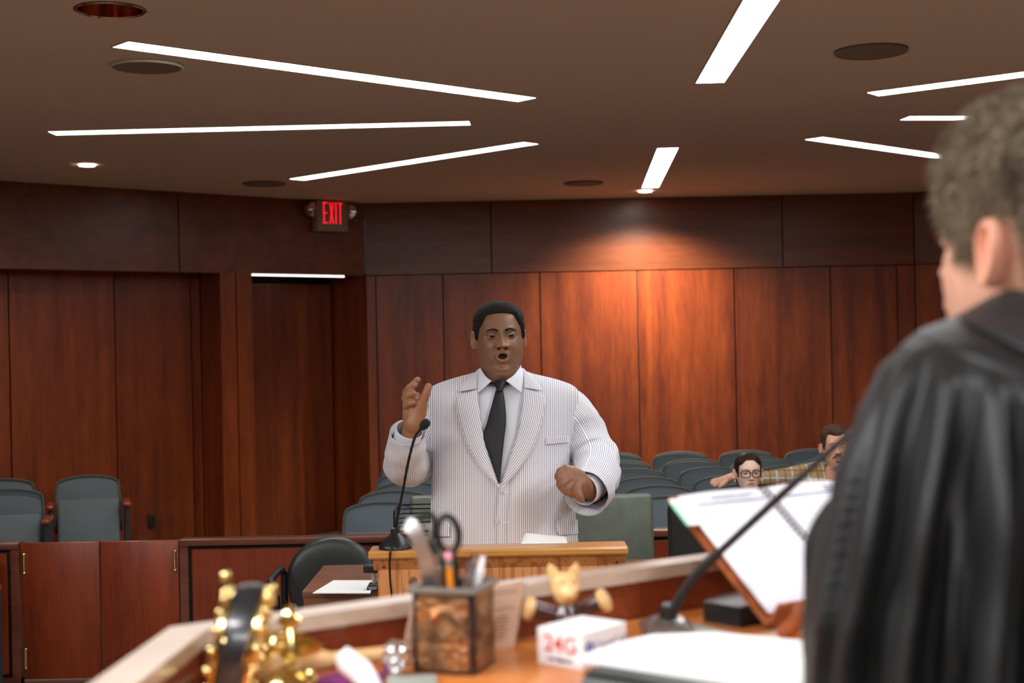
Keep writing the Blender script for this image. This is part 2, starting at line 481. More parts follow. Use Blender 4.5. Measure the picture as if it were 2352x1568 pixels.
M['skin1'] = skin('deep_skin', srgb(132, 96, 72), srgb(166, 104, 88), None, srgb(20, 8, 8), srgb(196, 132, 92))
M['skin1b'] = M['skin1']
M['skin2'] = skin('light_skin', srgb(232, 176, 148), srgb(206, 122, 110), None, srgb(70, 24, 22), srgb(226, 132, 106))
M['skin3'] = skin('fair_skin', srgb(244, 206, 182), srgb(214, 134, 126), None, srgb(70, 24, 22), srgb(240, 176, 154))
M['eye1'] = eyemat('eye_brown', srgb(24, 14, 10)); M['eye2'] = eyemat('eye_hazel', srgb(70, 60, 48))
M['hair1'] = hairmat('short_black_hair', srgb(14, 13, 12), srgb(36, 32, 29), 260)
M['hair2'] = hairmat('grey_brown_hair', srgb(58, 48, 38), srgb(140, 124, 102), 150, (1, 1, .45), .8)
M['hair3'] = hairmat('dark_brown_hair', srgb(24, 15, 13), srgb(50, 34, 28), 120, (1, 1, .3), .3, .4)
M['hair4'] = hairmat('brown_crop_hair', srgb(44, 32, 24), srgb(84, 64, 50), 160, (1, 1, .5))
# ================================================================ ROOM
ZC = 3.09; ZF = 2.418
YB = 13.2; XL = -1.345; XR = 3.75
wl = Vector((-.7433, -.669, 0))          # along the angled left wall, away from the corner
nl = Vector((-.669, .7433, 0))           # into that wall
CL = Vector((XL, YB, 0))
def LW(t, s, z): return CL + wl * t + nl * s + Vector((0, 0, z))
def t_at(px, s=0, py=800):
    """place along the left wall where the sight line of a pixel column meets depth s"""
    u = (px - 1176 - ROLL * (py - 784)) / F
    # (XL + wl.x t + nl.x s) = u (YB + wl.y t + nl.y s)
    return (u * (YB + nl.y * s) - XL - nl.x * s) / (wl.x - u * wl.y)
def x_at(px, d, py=800): return (px - 1176 - ROLL * (py - 784)) / F * d

# floor
mb = MB(); mb.slab([(-9, -4, 0), (9, -4, 0), (9, 15, 0), (-9, 15, 0)], .1)
struct(mb.build('floor', M['carpet'], smooth=False))

# ceiling with the hole of the unlit recessed lamp
hc = PZ(253, 22, ZC); hr = .125; q = .2
mb = MB()
def cq(x0, y0, x1, y1): mb.add([(x0, y0, ZC), (x1, y0, ZC), (x1, y1, ZC), (x0, y1, ZC)], [(0, 1, 2, 3)])
X0, X1, Y0, Y1 = -9, 9, -4, 15
cq(X0, Y0, hc.x - q, Y1); cq(hc.x + q, Y0, X1, Y1); cq(hc.x - q, Y0, hc.x + q, hc.y - q); cq(hc.x - q, hc.y + q, hc.x + q, Y1)
n = 32; vs = []; fs = []
for k in range(n):
    a = 2 * PI * k / n; c, s_ = math.cos(a), math.sin(a); m = max(abs(c), abs(s_))
    vs += [(hc.x + hr * c, hc.y + hr * s_, ZC), (hc.x + q * c / m, hc.y + q * s_ / m, ZC)]
for k in range(n):
    a, b = 2 * k, 2 * ((k + 1) % n); fs.append((a, a + 1, b + 1, b))
mb.add(vs, fs)
struct(mb.build('ceiling', M['ceiling'], smooth=False))

G = .006   # half seam
def panel_quad(mb, a, b, z0, z1, nrm, th=.018):
    """board between points a and b (on plan), face flush at the a-b line, thickness backwards along nrm"""
    a = Vector(a); b = Vector(b); d = (b - a).normalized()
    a = a + d * G; b = b - d * G
    pts = []
    for off in (0, th):
        for p, z in ((a, z0), (b, z0), (b, z1), (a, z1)):
            pts.append(Vector((p.x, p.y, z)) + nrm * off)
    mb.add(pts, [(0, 1, 2, 3), (7, 6, 5, 4), (0, 4, 5, 1), (1, 5, 6, 2), (2, 6, 7, 3), (3, 7, 4, 0)])
def wallpart(parent, name, a, b, z0, z1, nrm, mat):
    mb = MB(); panel_quad(mb, a, b, z0, z1, nrm)
    o = mb.build(name, mat, parent, smooth=False); return o

# back wall: dark backing with panels proud of it
back = MB(); back.box(((XL + XR) / 2 + .05, YB + .07, ZC / 2), (XR - XL + .1, .1, ZC))
wall_back = struct(back.build('wall_back', M['seam'], smooth=False))
YN = Vector((0, 1, 0))
xs = [XL] + [x_at(p, YB) for p in (866, 1020, 1243, 1466, 1689, 1910, 2063)] + [XR]
for a, b in zip(xs[:-1], xs[1:]): wallpart(wall_back, 'wood_panel', (a, YB, 0), (b, YB, 0), .1, ZF - .006, YN, M['panel'])
xs = [XL, x_at(1128, YB, 540), x_at(1797, YB, 540), XR]
for a, b in zip(xs[:-1], xs[1:]): wallpart(wall_back, 'fascia_panel', (a, YB, 0), (b, YB, 0), ZF + .004, ZC - .001, YN, M['fascia'])
mb = MB(); mb.box(((XL + XR) / 2, YB - .006, .05), (XR - XL, .014, .1)); struct(mb.build('baseboard_back', M['seam'], smooth=False))

# angled right wall (mostly behind the near figure)
wr = Vector((.7433, -.669, 0)); nr = Vector((.669, .7433, 0)); CR = Vector((XR, YB, 0))
mb = MB(); panel_quad(mb, CR + nr * .02, CR + wr * 5 + nr * .02, 0, ZC, nr, .1)
wall_right = struct(mb.build('wall_right', M['seam'], smooth=False))
ts = [0, .9, 1.8, 2.7, 3.6, 4.5, 5.0]
for a, b in zip(ts[:-1], ts[1:]):
    wallpart(wall_right, 'wood_panel', CR + wr * a, CR + wr * b, .1, ZF - .006, nr, M['panel'])
for a, b in ((0, 2.6), (2.6, 5.0)):
    wallpart(wall_right, 'fascia_panel', CR + wr * a, CR + wr * b, ZF + .004, ZC - .001, nr, M['fascia'])

# angled left wall: fascia above, recessed panels, pillar, door recess
T507 = t_at(507); T583 = t_at(583); T545 = t_at(545)
SD = .335; S2 = .565
mb = MB()
panel_quad(mb, LW(-.4, S2 + .02, 0), LW(6, S2 + .02, 0), 0, ZC, nl, .1)
wall_left = struct(mb.build('wall_left', M['seam'], smooth=False))
# fascia
tf = [0, t_at(411, 0, 540), 3.9, 6]
for a, b in zip(tf[:-1], tf[1:]): wallpart(wall_left, 'fascia_panel', LW(a, 0, 0), LW(b, 0, 0), ZF, ZC - .001, nl, M['fascia'])
mb = MB()   # soffit closing the recesses at the fascia's underside
a, b, c, d = LW(-.02, .018, ZF), LW(6, .018, ZF), LW(6, S2 + .02, ZF), LW(-.02, S2 + .02, ZF)
mb.slab([a + Vector((0, 0, .03)), b + Vector((0, 0, .03)), c + Vector((0, 0, .03)), d + Vector((0, 0, .03))], .03)
mb.build('soffit', M['fascia'], wall_left, smooth=False)
# recessed run of panels at the far left
tp = [t_at(p, SD) for p in (462, 440, 265, 22, -221)] + [6]
for a, b in zip(tp[:-1], tp[1:]): wallpart(wall_left, 'wood_panel', LW(a, SD, 0), LW(b, SD, 0), .1, ZF - .001, nl, M['panel'])
# pillar between the recesses
mb = MB()
for (a, b) in ((T583, T545), (T545, T507)):
    panel_quad(mb, LW(a, 0, 0), LW(b, 0, 0), 0, ZF - .001, nl, .02)
mb.build('pillar_face', M['panel'], wall_left, smooth=False)
mb = MB(); panel_quad(mb, LW(T507 - .008, .02, 0), LW(T507 - .008, SD + .02, 0), 0, ZF - .001, -wl, .02)
mb.build('pillar_return', M['panel'], wall_left, smooth=False)
mb = MB(); panel_quad(mb, LW(T583 + .008, .02, 0), LW(T583 + .008, S2, 0), 0, ZF - .001, wl, .02)
mb.build('pillar_return', M['panel'], wall_left, smooth=False)
mb = MB(); panel_quad(mb, LW(.0, .0, 0), LW(.0, S2, 0), 0, ZF - .001, -wl, .02)
mb.build('recess_return', M['panel'], wall_left, smooth=False)
# door in the deep recess
dr = MB(); panel_quad(dr, LW(.02, S2 - .03, 0), LW(T583 - .0, S2 - .03, 0), .01, ZF - .06, nl, .045)
door = struct(dr.build('door_1', M['panel'], smooth=False))
mb = MB(); panel_quad(mb, LW(.2, .05, 0), LW(T583 - .02, .05, 0), ZF - .016, ZF - .002, nl, .014)
slit = tag(mb.build('light_slot', M['slit'], smooth=False), 'thin white light slot above the recessed door under the wood fascia', 'light')
mb = MB(); h = LW(T583 - .1, S2 - .06, 1.02)
mb.tube([h, h + nl * -.05, h + nl * -.05 - wl * .11], .009, 10)
mb.build('door_handle', M['oldbrass'], door)
# side walls and the wall behind the bench, out of view
for nm, a, b, nrm in (('wall_side_left', LW(6, 0, 0), Vector((-5.8, -4, 0)), Vector((-1, 0, 0))), ('wall_side_right', CR + wr * 5, Vector((7.4, -4, 0)), Vector((1, 0, 0))), ('wall_bench', Vector((-6, -3.6, 0)), Vector((7.6, -3.6, 0)), Vector((0, -1, 0)))):
    mb = MB(); panel_quad(mb, a, b, 0, ZC, nrm, .1); struct(mb.build(nm, M['panel'], smooth=False))

# ================================================================ CEILING FITTINGS
def strip(corners, label, ext=None, mat='lit'):
    pts = [PZ(x, y, ZC) for x, y in corners]       # a,b one end; c,d the other end
    if ext:
        e = ext
        pts[2] = pts[1] + (pts[2] - pts[1]) * e; pts[3] = pts[0] + (pts[3] - pts[0]) * e
    # clean rectangle: mean axis, one width
    A = (pts[0] + pts[1]) / 2; B = (pts[2] + pts[3]) / 2
    strip_at(A, B, label, M[mat])
def strip_at(A, B, label, mat, wd=.15):
    A = Vector(A); B = Vector(B)
    c = (A + B) / 2; L = (B - A).length; d = (B - A).normalized(); rz = math.atan2(d.y, d.x)
    t = thing('ceiling_strip_light', label, 'light', (c.x, c.y, ZC), rz, 'recessed strip lights', local=True)
    mb = MB(); mb.box((0, 0, -.003), (L, wd - .006, .004)); mb.build('diffuser', mat, t, smooth=False)
    mb = MB()
    for s_ in (1, -1):
        mb.box((0, s_ * wd / 2, -.002), (L + .012, .006, .006)); mb.box((s_ * (L / 2 + .003), 0, -.002), (.006, wd, .006))
    mb.build('trim_frame', M['ceiling'], t, smooth=False)
strip([(257, 106), (297, 93), (1233, 223), (1187, 231)], 'long white ceiling strip slanting down to the right, near the round speaker')
strip([(112, 300), (128, 309), (1079, 286), (1079, 276)], 'long white ceiling strip almost level, above the small lit downlight', mat='litfar')
strip([(697, 413), (667, 409), (1200, 324), (1238, 330)], 'white ceiling strip rising to the right, above the red exit sign', mat='litfar')
strip([(1597, 189), (1665, 187), (1790, 0), (1705, 0)], 'wide bright ceiling strip running out of the top of the picture', 1.9)
strip([(1467, 430), (1520, 429), (1560, 338), (1508, 339)], 'short bright ceiling strip just before the small downlight by the back wall', mat='litfar')
strip([(2025, 217), (1985, 212), (2352, 159), (2352, 178)], 'ceiling strip rising to the right edge, above the grey haired head', 1.6)
strip([(2072, 274), (2085, 265), (2352, 265), (2352, 274)], 'level ceiling strip cut off by the grey haired head', 1.3, 'litfar')
strip([(1850, 319), (1890, 313), (2190, 357), (2150, 362)], 'ceiling strip falling to the right until the grey haired head', 1.15, 'litfar')
for A, B, where in (((-2.4, 1.6), (-.4, .4), 'left of the judge bench'), ((-.6, -.9), (1.6, -1.6), 'behind the judge bench'), ((2.2, 2.4), (2.6, .2), 'right of the grey haired person in the robe'), ((-3.6, 3.4), (-2.9, 1.0), 'by the left side wall'), ((3.6, 4.4), (4.9, 3.0), 'by the right side wall')):
    strip_at((*A, ZC), (*B, ZC), 'ceiling strip light overhead, ' + where, M['litbench'])

def downlight(px, py, label, r, pw):
    c = PZ(px, py, ZC)
    t = thing('downlight', label, 'light', (c.x, c.y, ZC), 0, 'small lit downlights', local=True)
    mb = MB(); mb.lathe([(r, -.008), (r * .9, -.011), (r * .86, -.004)], 32, capb=False, capt=False); mb.build('trim_ring', M['disclight'], t)
    mb = MB(); mb.lathe([(0.001, -.004), (r * .88, -.004)], 32, capb=False, capt=False); mb.build('lamp_lens', M['litdown'], t)
    ld = bpy.data.lights.new('downlight_beam', 'SPOT'); ld.energy = DOWN * pw; ld.color = (1, .86, .7); ld.spot_size = math.radians(142); ld.spot_blend = .9; ld.shadow_soft_size = .06
    lo = bpy.data.objects.new('downlight_beam', ld); col.objects.link(lo); lo.parent = t; lo.location = (0, 0, -.03)
downlight(1482, 438, 'small lit downlight near the back wall, below the short bright strip', .068, 1.0)
downlight(200, 378, 'small lit downlight near the left wall, under the level strip', .062, .18)
# unlit recessed lamp
t = thing('recessed_lamp', 'unlit round recessed lamp with copper coloured reflector in the ceiling', 'light', (hc.x, hc.y, ZC), 0, local=True)
mb = MB(); mb.lathe([(hr + .012, -.004), (hr + .004, -.008), (hr - .004, -.002)], 40, capb=False, capt=False); mb.build('trim_ring', M['bronze'], t)
mb = MB(); mb.lathe([(hr - .002, -.002), (hr - .006, .05), (hr * .8, .12), (hr * .5, .17)], 40, capb=False, capt=False); mb.build('reflector', M['bronze'], t)
mb = MB(); mb.lathe([(.0, .1), (.03, .11), (.045, .14), (.04, .17)], 20, capb=False, capt=True); mb.build('bulb', M['disclight'], t)
mb = MB(); mb.lathe([(hr * .5, .17), (.001, .171)], 40, capb=False, capt=False); mb.build('back_plate', M['chrome'], t)
def ceil_speaker(px, py, r, label, rimlight):
    c = PZ(px, py, ZC)
    t = thing('ceiling_speaker', label, 'speaker', (c.x, c.y, ZC), 0, 'round ceiling speakers', local=True)
    mb = MB(); mb.lathe([(r, 0), (r, -.012), (r * .95, -.016), (r * .93, -.012)], 40, capb=False, capt=False); mb.build('rim', M['disclight'] if rimlight else M['disc'], t)
    mb = MB(); mb.lathe([(r * .935, -.012), (.001, -.014)], 40, capb=False, capt=False); mb.build('grille', M['disc'], t)
for px, py, wpx, lb, rl in ((338, 150, 166, 'round ceiling speaker with pale rim under the slanting strip', True), (2001, 115, 166, 'round ceiling speaker right of the widest strip', False), (607, 420, 98, 'round ceiling speaker by the left wall, left of the exit sign', False), (1340, 419, 90, 'faint round ceiling speaker left of the short strip', False)):
    c = PZ(px, py, ZC); ceil_speaker(px, py, wpx / 2 * c.y / F, lb, rl)

# exit sign
te = t_at(757, -.05, 500)
c = LW(te, -.06, 2.945)
rz = math.atan2(wl.y, wl.x) + PI
t = thing('exit_sign', 'lit red letter exit sign with two emergency lamp heads hung from the ceiling', 'sign', (c.x, c.y, c.z), rz, local=True)
# local x runs to the viewer's right along the wall, -y towards the room
mb = MB(); mb.box((0, 0, 0), (.335, .085, .275), bev=.006); mb.build('housing', M['signbox'], t)
mb = MB(); mb.box((0, 0, .14), (.1, .06, .012)); mb.build('ceiling_mount', M['signbox'], t)
def letters(mb, x, z, w_, h, th, y):
    def bar(x0, z0, x1, z1): mb.box(((x0 + x1) / 2, y, (z0 + z1) / 2), (abs(x1 - x0), .004, abs(z1 - z0)))
    def diag(x0, z0, x1, z1):
        dx = th / 2
        vs = []
        for yy in (y - .002, y + .002):
            vs += [(x0 - dx, yy, z0), (x0 + dx, yy, z0), (x1 + dx, yy, z1), (x1 - dx, yy, z1)]
        mb.add(vs, [(0, 1, 2, 3), (7, 6, 5, 4), (0, 4, 5, 1), (1, 5, 6, 2), (2, 6, 7, 3), (3, 7, 4, 0)])
    g = w_ * .62; zb = z - h / 2; zt = z + h / 2; k = th * .75
    # E
    bar(x, zb, x + th, zt); bar(x, zt - k, x + w_, zt); bar(x, zb, x + w_, zb + k); bar(x, z - k / 2, x + w_ * .88, z + k / 2)
    x += w_ + g * .5
    diag(x + th / 2, zb, x + w_ * 1.0 - th / 2 + .0, zt); diag(x + w_ - th / 2, zb, x + th / 2, zt)
    x += w_ + g * .5
    bar(x, zb, x + th, zt)
    x += th + g * .5
    bar(x, zt - k, x + w_, zt); bar(x + w_ / 2 - th / 2, zb, x + w_ / 2 + th / 2, zt)
mb = MB(); letters(mb, -.104, .025, .05, .19, .0135, -.0435); mb.build('exit_lettering', M['exitred'], t, smooth=False)
for s_, tilt in ((-1, .25), (1, -.9)):
    T = Matrix.Translation((s_ * .215, -.01, .05)) @ Matrix.Rotation(tilt, 4, 'Z') @ Matrix.Rotation(PI / 2, 4, 'X')
    mb = MB(); mb.lathe([(.02, -.05), (.05, -.03), (.066, .01), (.068, .03)], 24, T, capt=False); h_ = mb.build('lamp_head', M['signbox'], t); locpart(h_)
    mb = MB(); mb.lathe([(.064, .028), (.05, .034), (.001, .038)], 24, T, capb=False, capt=False); mb.build('lamp_lens', M['chrome'], h_)
    mb = MB(); mb.tube([(s_ * .165, 0, .05), (s_ * .2, 0, .05)], .016, 10); mb.build('lamp_arm', M['signbox'], t)

# ================================================================ RAIL AND GATES
YR = 7.5
X412 = x_at(414, YR, 1400); X50 = x_at(48, YR, 1400); X232 = x_at(232, YR, 1400)
ZR = .772
def rail(x0, x1, label):
    t = thing('bar_rail', label, 'railing', ((x0 + x1) / 2, YR, 0))
    mb = MB(); mb.box(((x0 + x1) / 2, YR + .03, ZR - .0175), (x1 - x0, .1, .035), bev=.004); mb.build('rail_cap', M['railcap'], t)
    mb = MB(); mb.box(((x0 + x1) / 2, YR + .035, (ZR - .04) / 2), (x1 - x0 - .002, .04, ZR - .045)); mb.build('reveal_core', M['seam'], t, smooth=False)
    for xx, s_ in ((x0 + .022, 1), (x1 - .022, -1)):
        mb = MB(); mb.box((xx, YR + .03, (ZR - .036) / 2), (.044, .07, ZR - .036)); mb.build('stile', M['railcap'], t, smooth=False)
    a = x0 + .062; b = x1 - .062
    n = max(1, round((b - a) / 1.25)); wd = (b - a) / n
    for k in range(n):
        mb = MB(); mb.box((a + wd * (k + .5), YR + .005, (ZR - .055 + .08) / 2), (wd - .006, .024, ZR - .055 - .08), bev=.002); mb.build('rail_panel', M['rail'], t, smooth=False)
    mb = MB(); mb.box(((x0 + x1) / 2, YR + .01, .03), (x1 - x0, .05, .06)); mb.build('kick_board', M['railcap'], t, smooth=False)
rail(X412 + .004, 4.3, 'mahogany courtroom rail with flat cap running right from the double gate')
rail(-5.2, X50 - .004, 'mahogany courtroom rail section left of the double gate')
def gate(x0, x1, hinge_left, label, hz):
    t = thing('swing_gate', label, 'gate', ((x0 + x1) / 2, YR, 0), group='double swing gate')
    mb = MB(); mb.box(((x0 + x1) / 2, YR + .02, (ZR - .005 + .05) / 2), (x1 - x0 - .008, .035, ZR - .005 - .05), bev=.003); mb.build('gate_leaf', M['rail'], t)
    hx = x0 + .022 if hinge_left else x1 - .022
    for z in hz:
        mb = MB(); mb.tube([(hx, YR - .004, z - .045), (hx, YR - .004, z + .045)], .009, 12)
        mb.ball((hx, YR - .004, z + .049), .011, 10, 6); mb.ball((hx, YR - .004, z - .049), .011, 10, 6)
        mb.build('hinge', M['brass'], t)['label'] = 'brass barrel hinge'
gate(X50, X232, True, 'left leaf of the mahogany swing gate, hinged on its left side', (.66, .16))
gate(X232, X412, False, 'right leaf of the mahogany swing gate, hinged on its right side', (.66, .16))
mb = MB(); mb.box(((X50 + X412) / 2, YR + .03, .012), (X412 - X50, .1, .024)); struct(mb.build('trim_1', M['railcap'], smooth=False))

# ================================================================ THEATRE SEATS
def arch(wb, wt, z0, z1, rise, n=12, rc=.05):
    pts = [(-wb / 2, z0), (wb / 2, z0)]
    pts += [(wt / 2, z1 - rc)]
    for k in range(n + 1):
        u = 1 - 2 * k / n
        # rounded shoulders with a gentle arch between
        x = (wt / 2 - .012) * u; pts.append((x, z1 + rise * (1 - u * u) - .012 * abs(u) ** 8))
    pts += [(-wt / 2, z1 - rc)]
    return pts
def upright(poly, y, th, lean, z0, bev, mb):
    # polygon in (x,z) standing up, front at local y, thickness th backwards, leaning back
    T = Matrix.Translation((0, y, z0)) @ Matrix.Rotation(-lean, 4, 'X') @ Matrix.Rotation(PI / 2, 4, 'X') @ Matrix.Translation((0, -z0, -th))
    mb.prism(poly, th, T, bev)
def make_seat(name, label, group, both, down=False):
    t = thing(name, label, 'chair', (0, 0, 0), 0, group, local=True)
    mb = MB(); upright(arch(.505, .475, .36, .765, .033), .12, .035, .2, .36, .012, mb); mb.build('back_shell', M['seatshell'], t)
    mb = MB(); upright(arch(.50, .472, .40, .764, .032), .085, .045, .2, .40, .014, mb); o = mb.build('backrest', M['fabric'], t)
    # piping round the pad's front edge
    lean = .2
    pp = [Vector((x, .08 + (z - .4) * math.tan(lean), z)) for x, z in arch(.498, .47, .40, .763, .032)[2:]]
    pp = [Vector((.249, .08, .42))] + pp + [Vector((-.249, .08, .42))]
    mb = MB(); mb.tube(pp, .008, 8); mb.build('piping', M['seattrim'], o)
    # tip-up seat standing almost upright
    T = Matrix.Translation((0, -.06, .44)) @ Matrix.Rotation(math.radians(62), 4, 'X') if not down else Matrix.Translation((0, -.17, .40)) @ Matrix.Rotation(math.radians(-4), 4, 'X')
    mb = MB(); mb.box((0, 0, 0), (.46, .40, .10), bev=.03, M=T, seg=3); o = mb.build('seat', M['fabric'], t)
    T = Matrix.Translation((0, -.115, .42)) @ Matrix.Rotation(math.radians(62), 4, 'X') if not down else Matrix.Translation((0, -.17, .342)) @ Matrix.Rotation(math.radians(-4), 4, 'X')
    mb = MB(); mb.box((0, 0, 0), (.42, .34, .02), bev=.008, M=T); mb.build('seat_pan', M['seatshell'], o)
    for s_ in ((1, -1) if both else (1,)):
        mb = MB(); mb.box((s_ * .283, -.02, .29), (.03, .30, .58)); mb.box((s_ * .283, .0, .012), (.06, .34, .024)); mb.build('side_standard', M['seatshell'], t, smooth=False)
        mb = MB(); mb.box((s_ * .283, -.06, .595), (.056, .34, .03), bev=.01, seg=3); mb.build('armrest', M['armwood'], t)['label'] = 'reddish wooden armrest'
    return t
ROWS = [(12.3, 1.197, .572), (11.5, 1.204, .572), (10.75, 1.243, .572), (10.08, 1.268, .565), (9.5, 1.309, .588), (8.85, 1.286, .588)]
ordw = ['first', 'second', 'third', 'fourth', 'fifth', 'sixth', 'seventh']
protos = {}
for r, (d, xl, pitch) in enumerate(ROWS):
    rowname = ['back row by the wall', 'second row from the back wall', 'third row from the back wall', 'fourth row from the back wall', 'fifth row from the back wall', 'front row just behind the rail'][r]
    for k in range(-4, 3):
        x = xl + k * pitch + .236
        lb = f'blue-grey upholstered theater seat, {ordw[k + 4]} from the left in the {rowname}'
        gp = 'theater seats behind the rail'
        pk = 'end' if k == -4 else 'occupied' if (r == 5 and k in (0, 1)) else 'plain'
        if pk not in protos:
            protos[pk] = make_seat('theater_seat', lb, gp, pk == 'end', pk == 'occupied'); protos[pk].location = (x, d - .15, 0)
        else:
            dup(protos[pk], (x, d - .15, 0), 0, lb)
sw = make_seat('theater_seat', 'blue-grey theater seat by the left wall with its tip-up seat raised', 'theater seats by the left wall', True)
sw.location = (-3.30, 11.0, 0); sw.rotation_euler = (0, 0, .3)
dup(sw, (-3.92, 10.83, 0), .22, 'blue-grey theater seat left of the raised one, mostly behind the nearer seat')
dup(sw, (-3.58, 10.0, 0), .22, 'nearer blue-grey theater seat by the left wall, straight behind the rail')
dup(sw, (-4.24, 9.86, 0), .22, 'blue-grey theater seat at the left edge, only an armrest showing')
dup(sw, (-2.9, 7.05, 0), .0, 'theater seat before the rail at the left edge, cut off by the picture')
# outlet box on the wall beside the seat
c = LW(t_at(347, SD, 1195), SD - .012, .0); zz = CAM.z - (1197 - 801) / F * c.y
t = thing('wall_outlet', 'small black outlet box on the wood wall beside the raised seat', 'outlet', (c.x, c.y, zz), rz, local=True)
mb = MB(); mb.box((0, 0, 0), (.055, .022, .115), bev=.004); mb.build('cover_plate', M['black'], t)
mb = MB()
for z in (.025, -.025): mb.lathe([(.014, -.013), (.012, -.015)], 14, Matrix.Translation((0, 0, z)) @ Matrix.Rotation(PI / 2, 4, 'X') @ Matrix.Translation((0, 0, 0)), capb=True)
mb.build('socket', M['dark'], t)
# ================================================================ COUNSEL TABLE AND CHAIRS
ZT = .742
fl = PZ(690, 1357, ZT); bl = PZ(750, 1300, ZT)
tx0 = (fl.x + bl.x) / 2 - .005; tx1 = 1.02; ty0 = fl.y; ty1 = bl.y + .03
t = thing('counsel_table', 'brown laminate counsel table behind the pine lectern', 'table', ((tx0 + tx1) / 2, (ty0 + ty1) / 2, 0))
mb = MB(); mb.box(((tx0 + tx1) / 2, (ty0 + ty1) / 2, ZT - .016), (tx1 - tx0, ty1 - ty0, .032), bev=.003); mb.build('table_top', M['table'], t)
mb = MB(); mb.box(((tx0 + tx1) / 2, ty0 + .012, ZT - .032 - .2), (tx1 - tx0 - .01, .022, .4)); mb.build('modesty_panel', M['table'], t, smooth=False)
for x in (tx0 + .03, tx1 - .03):
    mb = MB(); mb.box((x, (ty0 + ty1) / 2, (ZT - .032) / 2), (.035, ty1 - ty0 - .04, ZT - .034)); mb.build('end_panel', M['table'], t, smooth=False)

# white papers and a stapler on it
c0 = [PZ(*p, ZT + .004) for p in ((718, 1361), (850, 1361), (862, 1332), (766, 1332))]
mb = MB(); mb.slab(c0, .0035)
c1 = [p + Vector((.004, -.003, .0012)) for p in c0]
o = mb.build('paper_stack', M['paper'], smooth=False)
tag(o, 'white paper sheets lying on the brown counsel table left of the lectern', 'paper')
s0 = PZ(856, 1357, ZT)
t = thing('desk_stamp', 'small black desk stamp with a printed base beside the white sheets', 'stamp', s0, .0, local=True)
mb = MB(); mb.box((0, .05, .012), (.055, .1, .022), bev=.004, taper=(.8, .9)); mb.build('base', M['black'], t)
mb = MB(); mb.box((0, -.0012, .009), (.03, .001, .004)); mb.box((0, -.0012, .015), (.036, .001, .003)); mb.build('base_print', M['greytext'], t, smooth=False)
mb = MB(); mb.tube([(0, .05, .02), (0, .05, .07)], .008, 10); mb.build('spring_post', M['steel'], t)
mb = MB(); mb.box((-.01, .05, .088), (.062, .05, .036), bev=.005); mb.build('press_head', M['black'], t)

# ---- lectern
ZL = CAM.z - (1267 - 790.6) / F * 4.2
xa = x_at(845, 4.2, 1268); xb = x_at(1443, 4.2, 1258); xba = x_at(868, 4.235, 1330); xbb = x_at(1427, 4.235, 1300)
KNOTS += [(x_at(950, 4.23, 1340), CAM.z - (1342 - 788.5) / F * 4.23, .017, .026), (x_at(882, 4.23, 1300), CAM.z - (1302 - 790) / F * 4.23, .006, .006), (x_at(1417, 4.23, 1290), CAM.z - (1291 - 779) / F * 4.23, .006, .006), (x_at(1060, 4.2, 1268), ZL - .012, .01, .008)]
M['pine'] = pine()
M['pinetop'] = wood('pine_top', srgb(196, 132, 64), srgb(222, 162, 88), srgb(234, 184, 112), 'x', .3, .4)
t = thing('lectern', 'knotty pine lectern with a sloped top and overhanging rounded slab', 'lectern', ((xa + xb) / 2, 4.42, 0))
# slab profile in (y,z): flat ledge at the front, slope down to the speaker
prof = [(4.2, ZL - .006), (4.206, ZL), (4.32, ZL), (4.66, ZL - .115), (4.655, ZL - .137), (4.31, ZL - .024), (4.206, ZL - .024), (4.2, ZL - .018)]
b = MB(); Tm = Matrix(((0, 0, 1, xa), (1, 0, 0, 0), (0, 1, 0, 0), (0, 0, 0, 1)))
b.prism(prof, xb - xa, Tm, .004); b.build('top_slab', M['pinetop'], t)
mb = MB(); Tm2 = Matrix(((0, 0, 1, xba - .012), (1, 0, 0, 0), (0, 1, 0, 0), (0, 0, 0, 1)))
mb.prism([(4.212, ZL - .025), (4.235, ZL - .025), (4.235, ZL - .06)], xbb - xba + .024, Tm2); mb.build('cove_moulding', M['pine'], t, smooth=False)
n = 4; wd = (xbb - xba) / n
for k in range(n):
    mb = MB(); mb.box((xba + wd * (k + .5), 4.245, (ZL - .026) / 2 + .02), (wd - .0008, .02, ZL - .026 - .04), bev=.0015); mb.build('front_board', M['pine'], t)
for x in (xba + .01, xbb - .01):
    mb = MB(); mb.prism([(4.256, .03), (4.62, .03), (4.62, ZL - .13), (4.31, ZL - .026), (4.256, ZL - .026)], .02, Matrix(((0, 0, 1, x - .01), (1, 0, 0, 0), (0, 1, 0, 0), (0, 0, 0, 1)))); mb.build('side_panel', M['pine'], t, smooth=False)
mb = MB(); mb.box(((xba + xbb) / 2, 4.43, .015), (xbb - xba, .4, .03)); mb.build('plinth', M['pine'], t, smooth=False)
mb = MB(); mb.box(((xba + xbb) / 2, 4.44, .62), (xbb - xba - .04, .34, .02)); mb.build('shelf', M['pine'], t, smooth=False)
# curled sheet lying on the slope
def sm01(t):
    t = min(1, max(0, t)); return t * t * (3 - 2 * t)
def sheet(u, v):
    x = x_at(1196, 4.35, 1255) + u * .142; y = 4.295 + v * .13
    z = ZL + .0015 + (.0165 * (1 - u) ** .8 * sm01(u / .12) + .001) * v - .004 * (1 - sm01(u / .12)) * v
    return Vector((x, y, z)), (u, v)
mb = MB(); mb.grid(sheet, 16, 10)
tag(mb.build('paper_sheet', M['paper'], mods=[('SOLIDIFY', dict(thickness=.0008))]), 'curled white paper sheet on the lectern top before the suited speaker', 'paper')
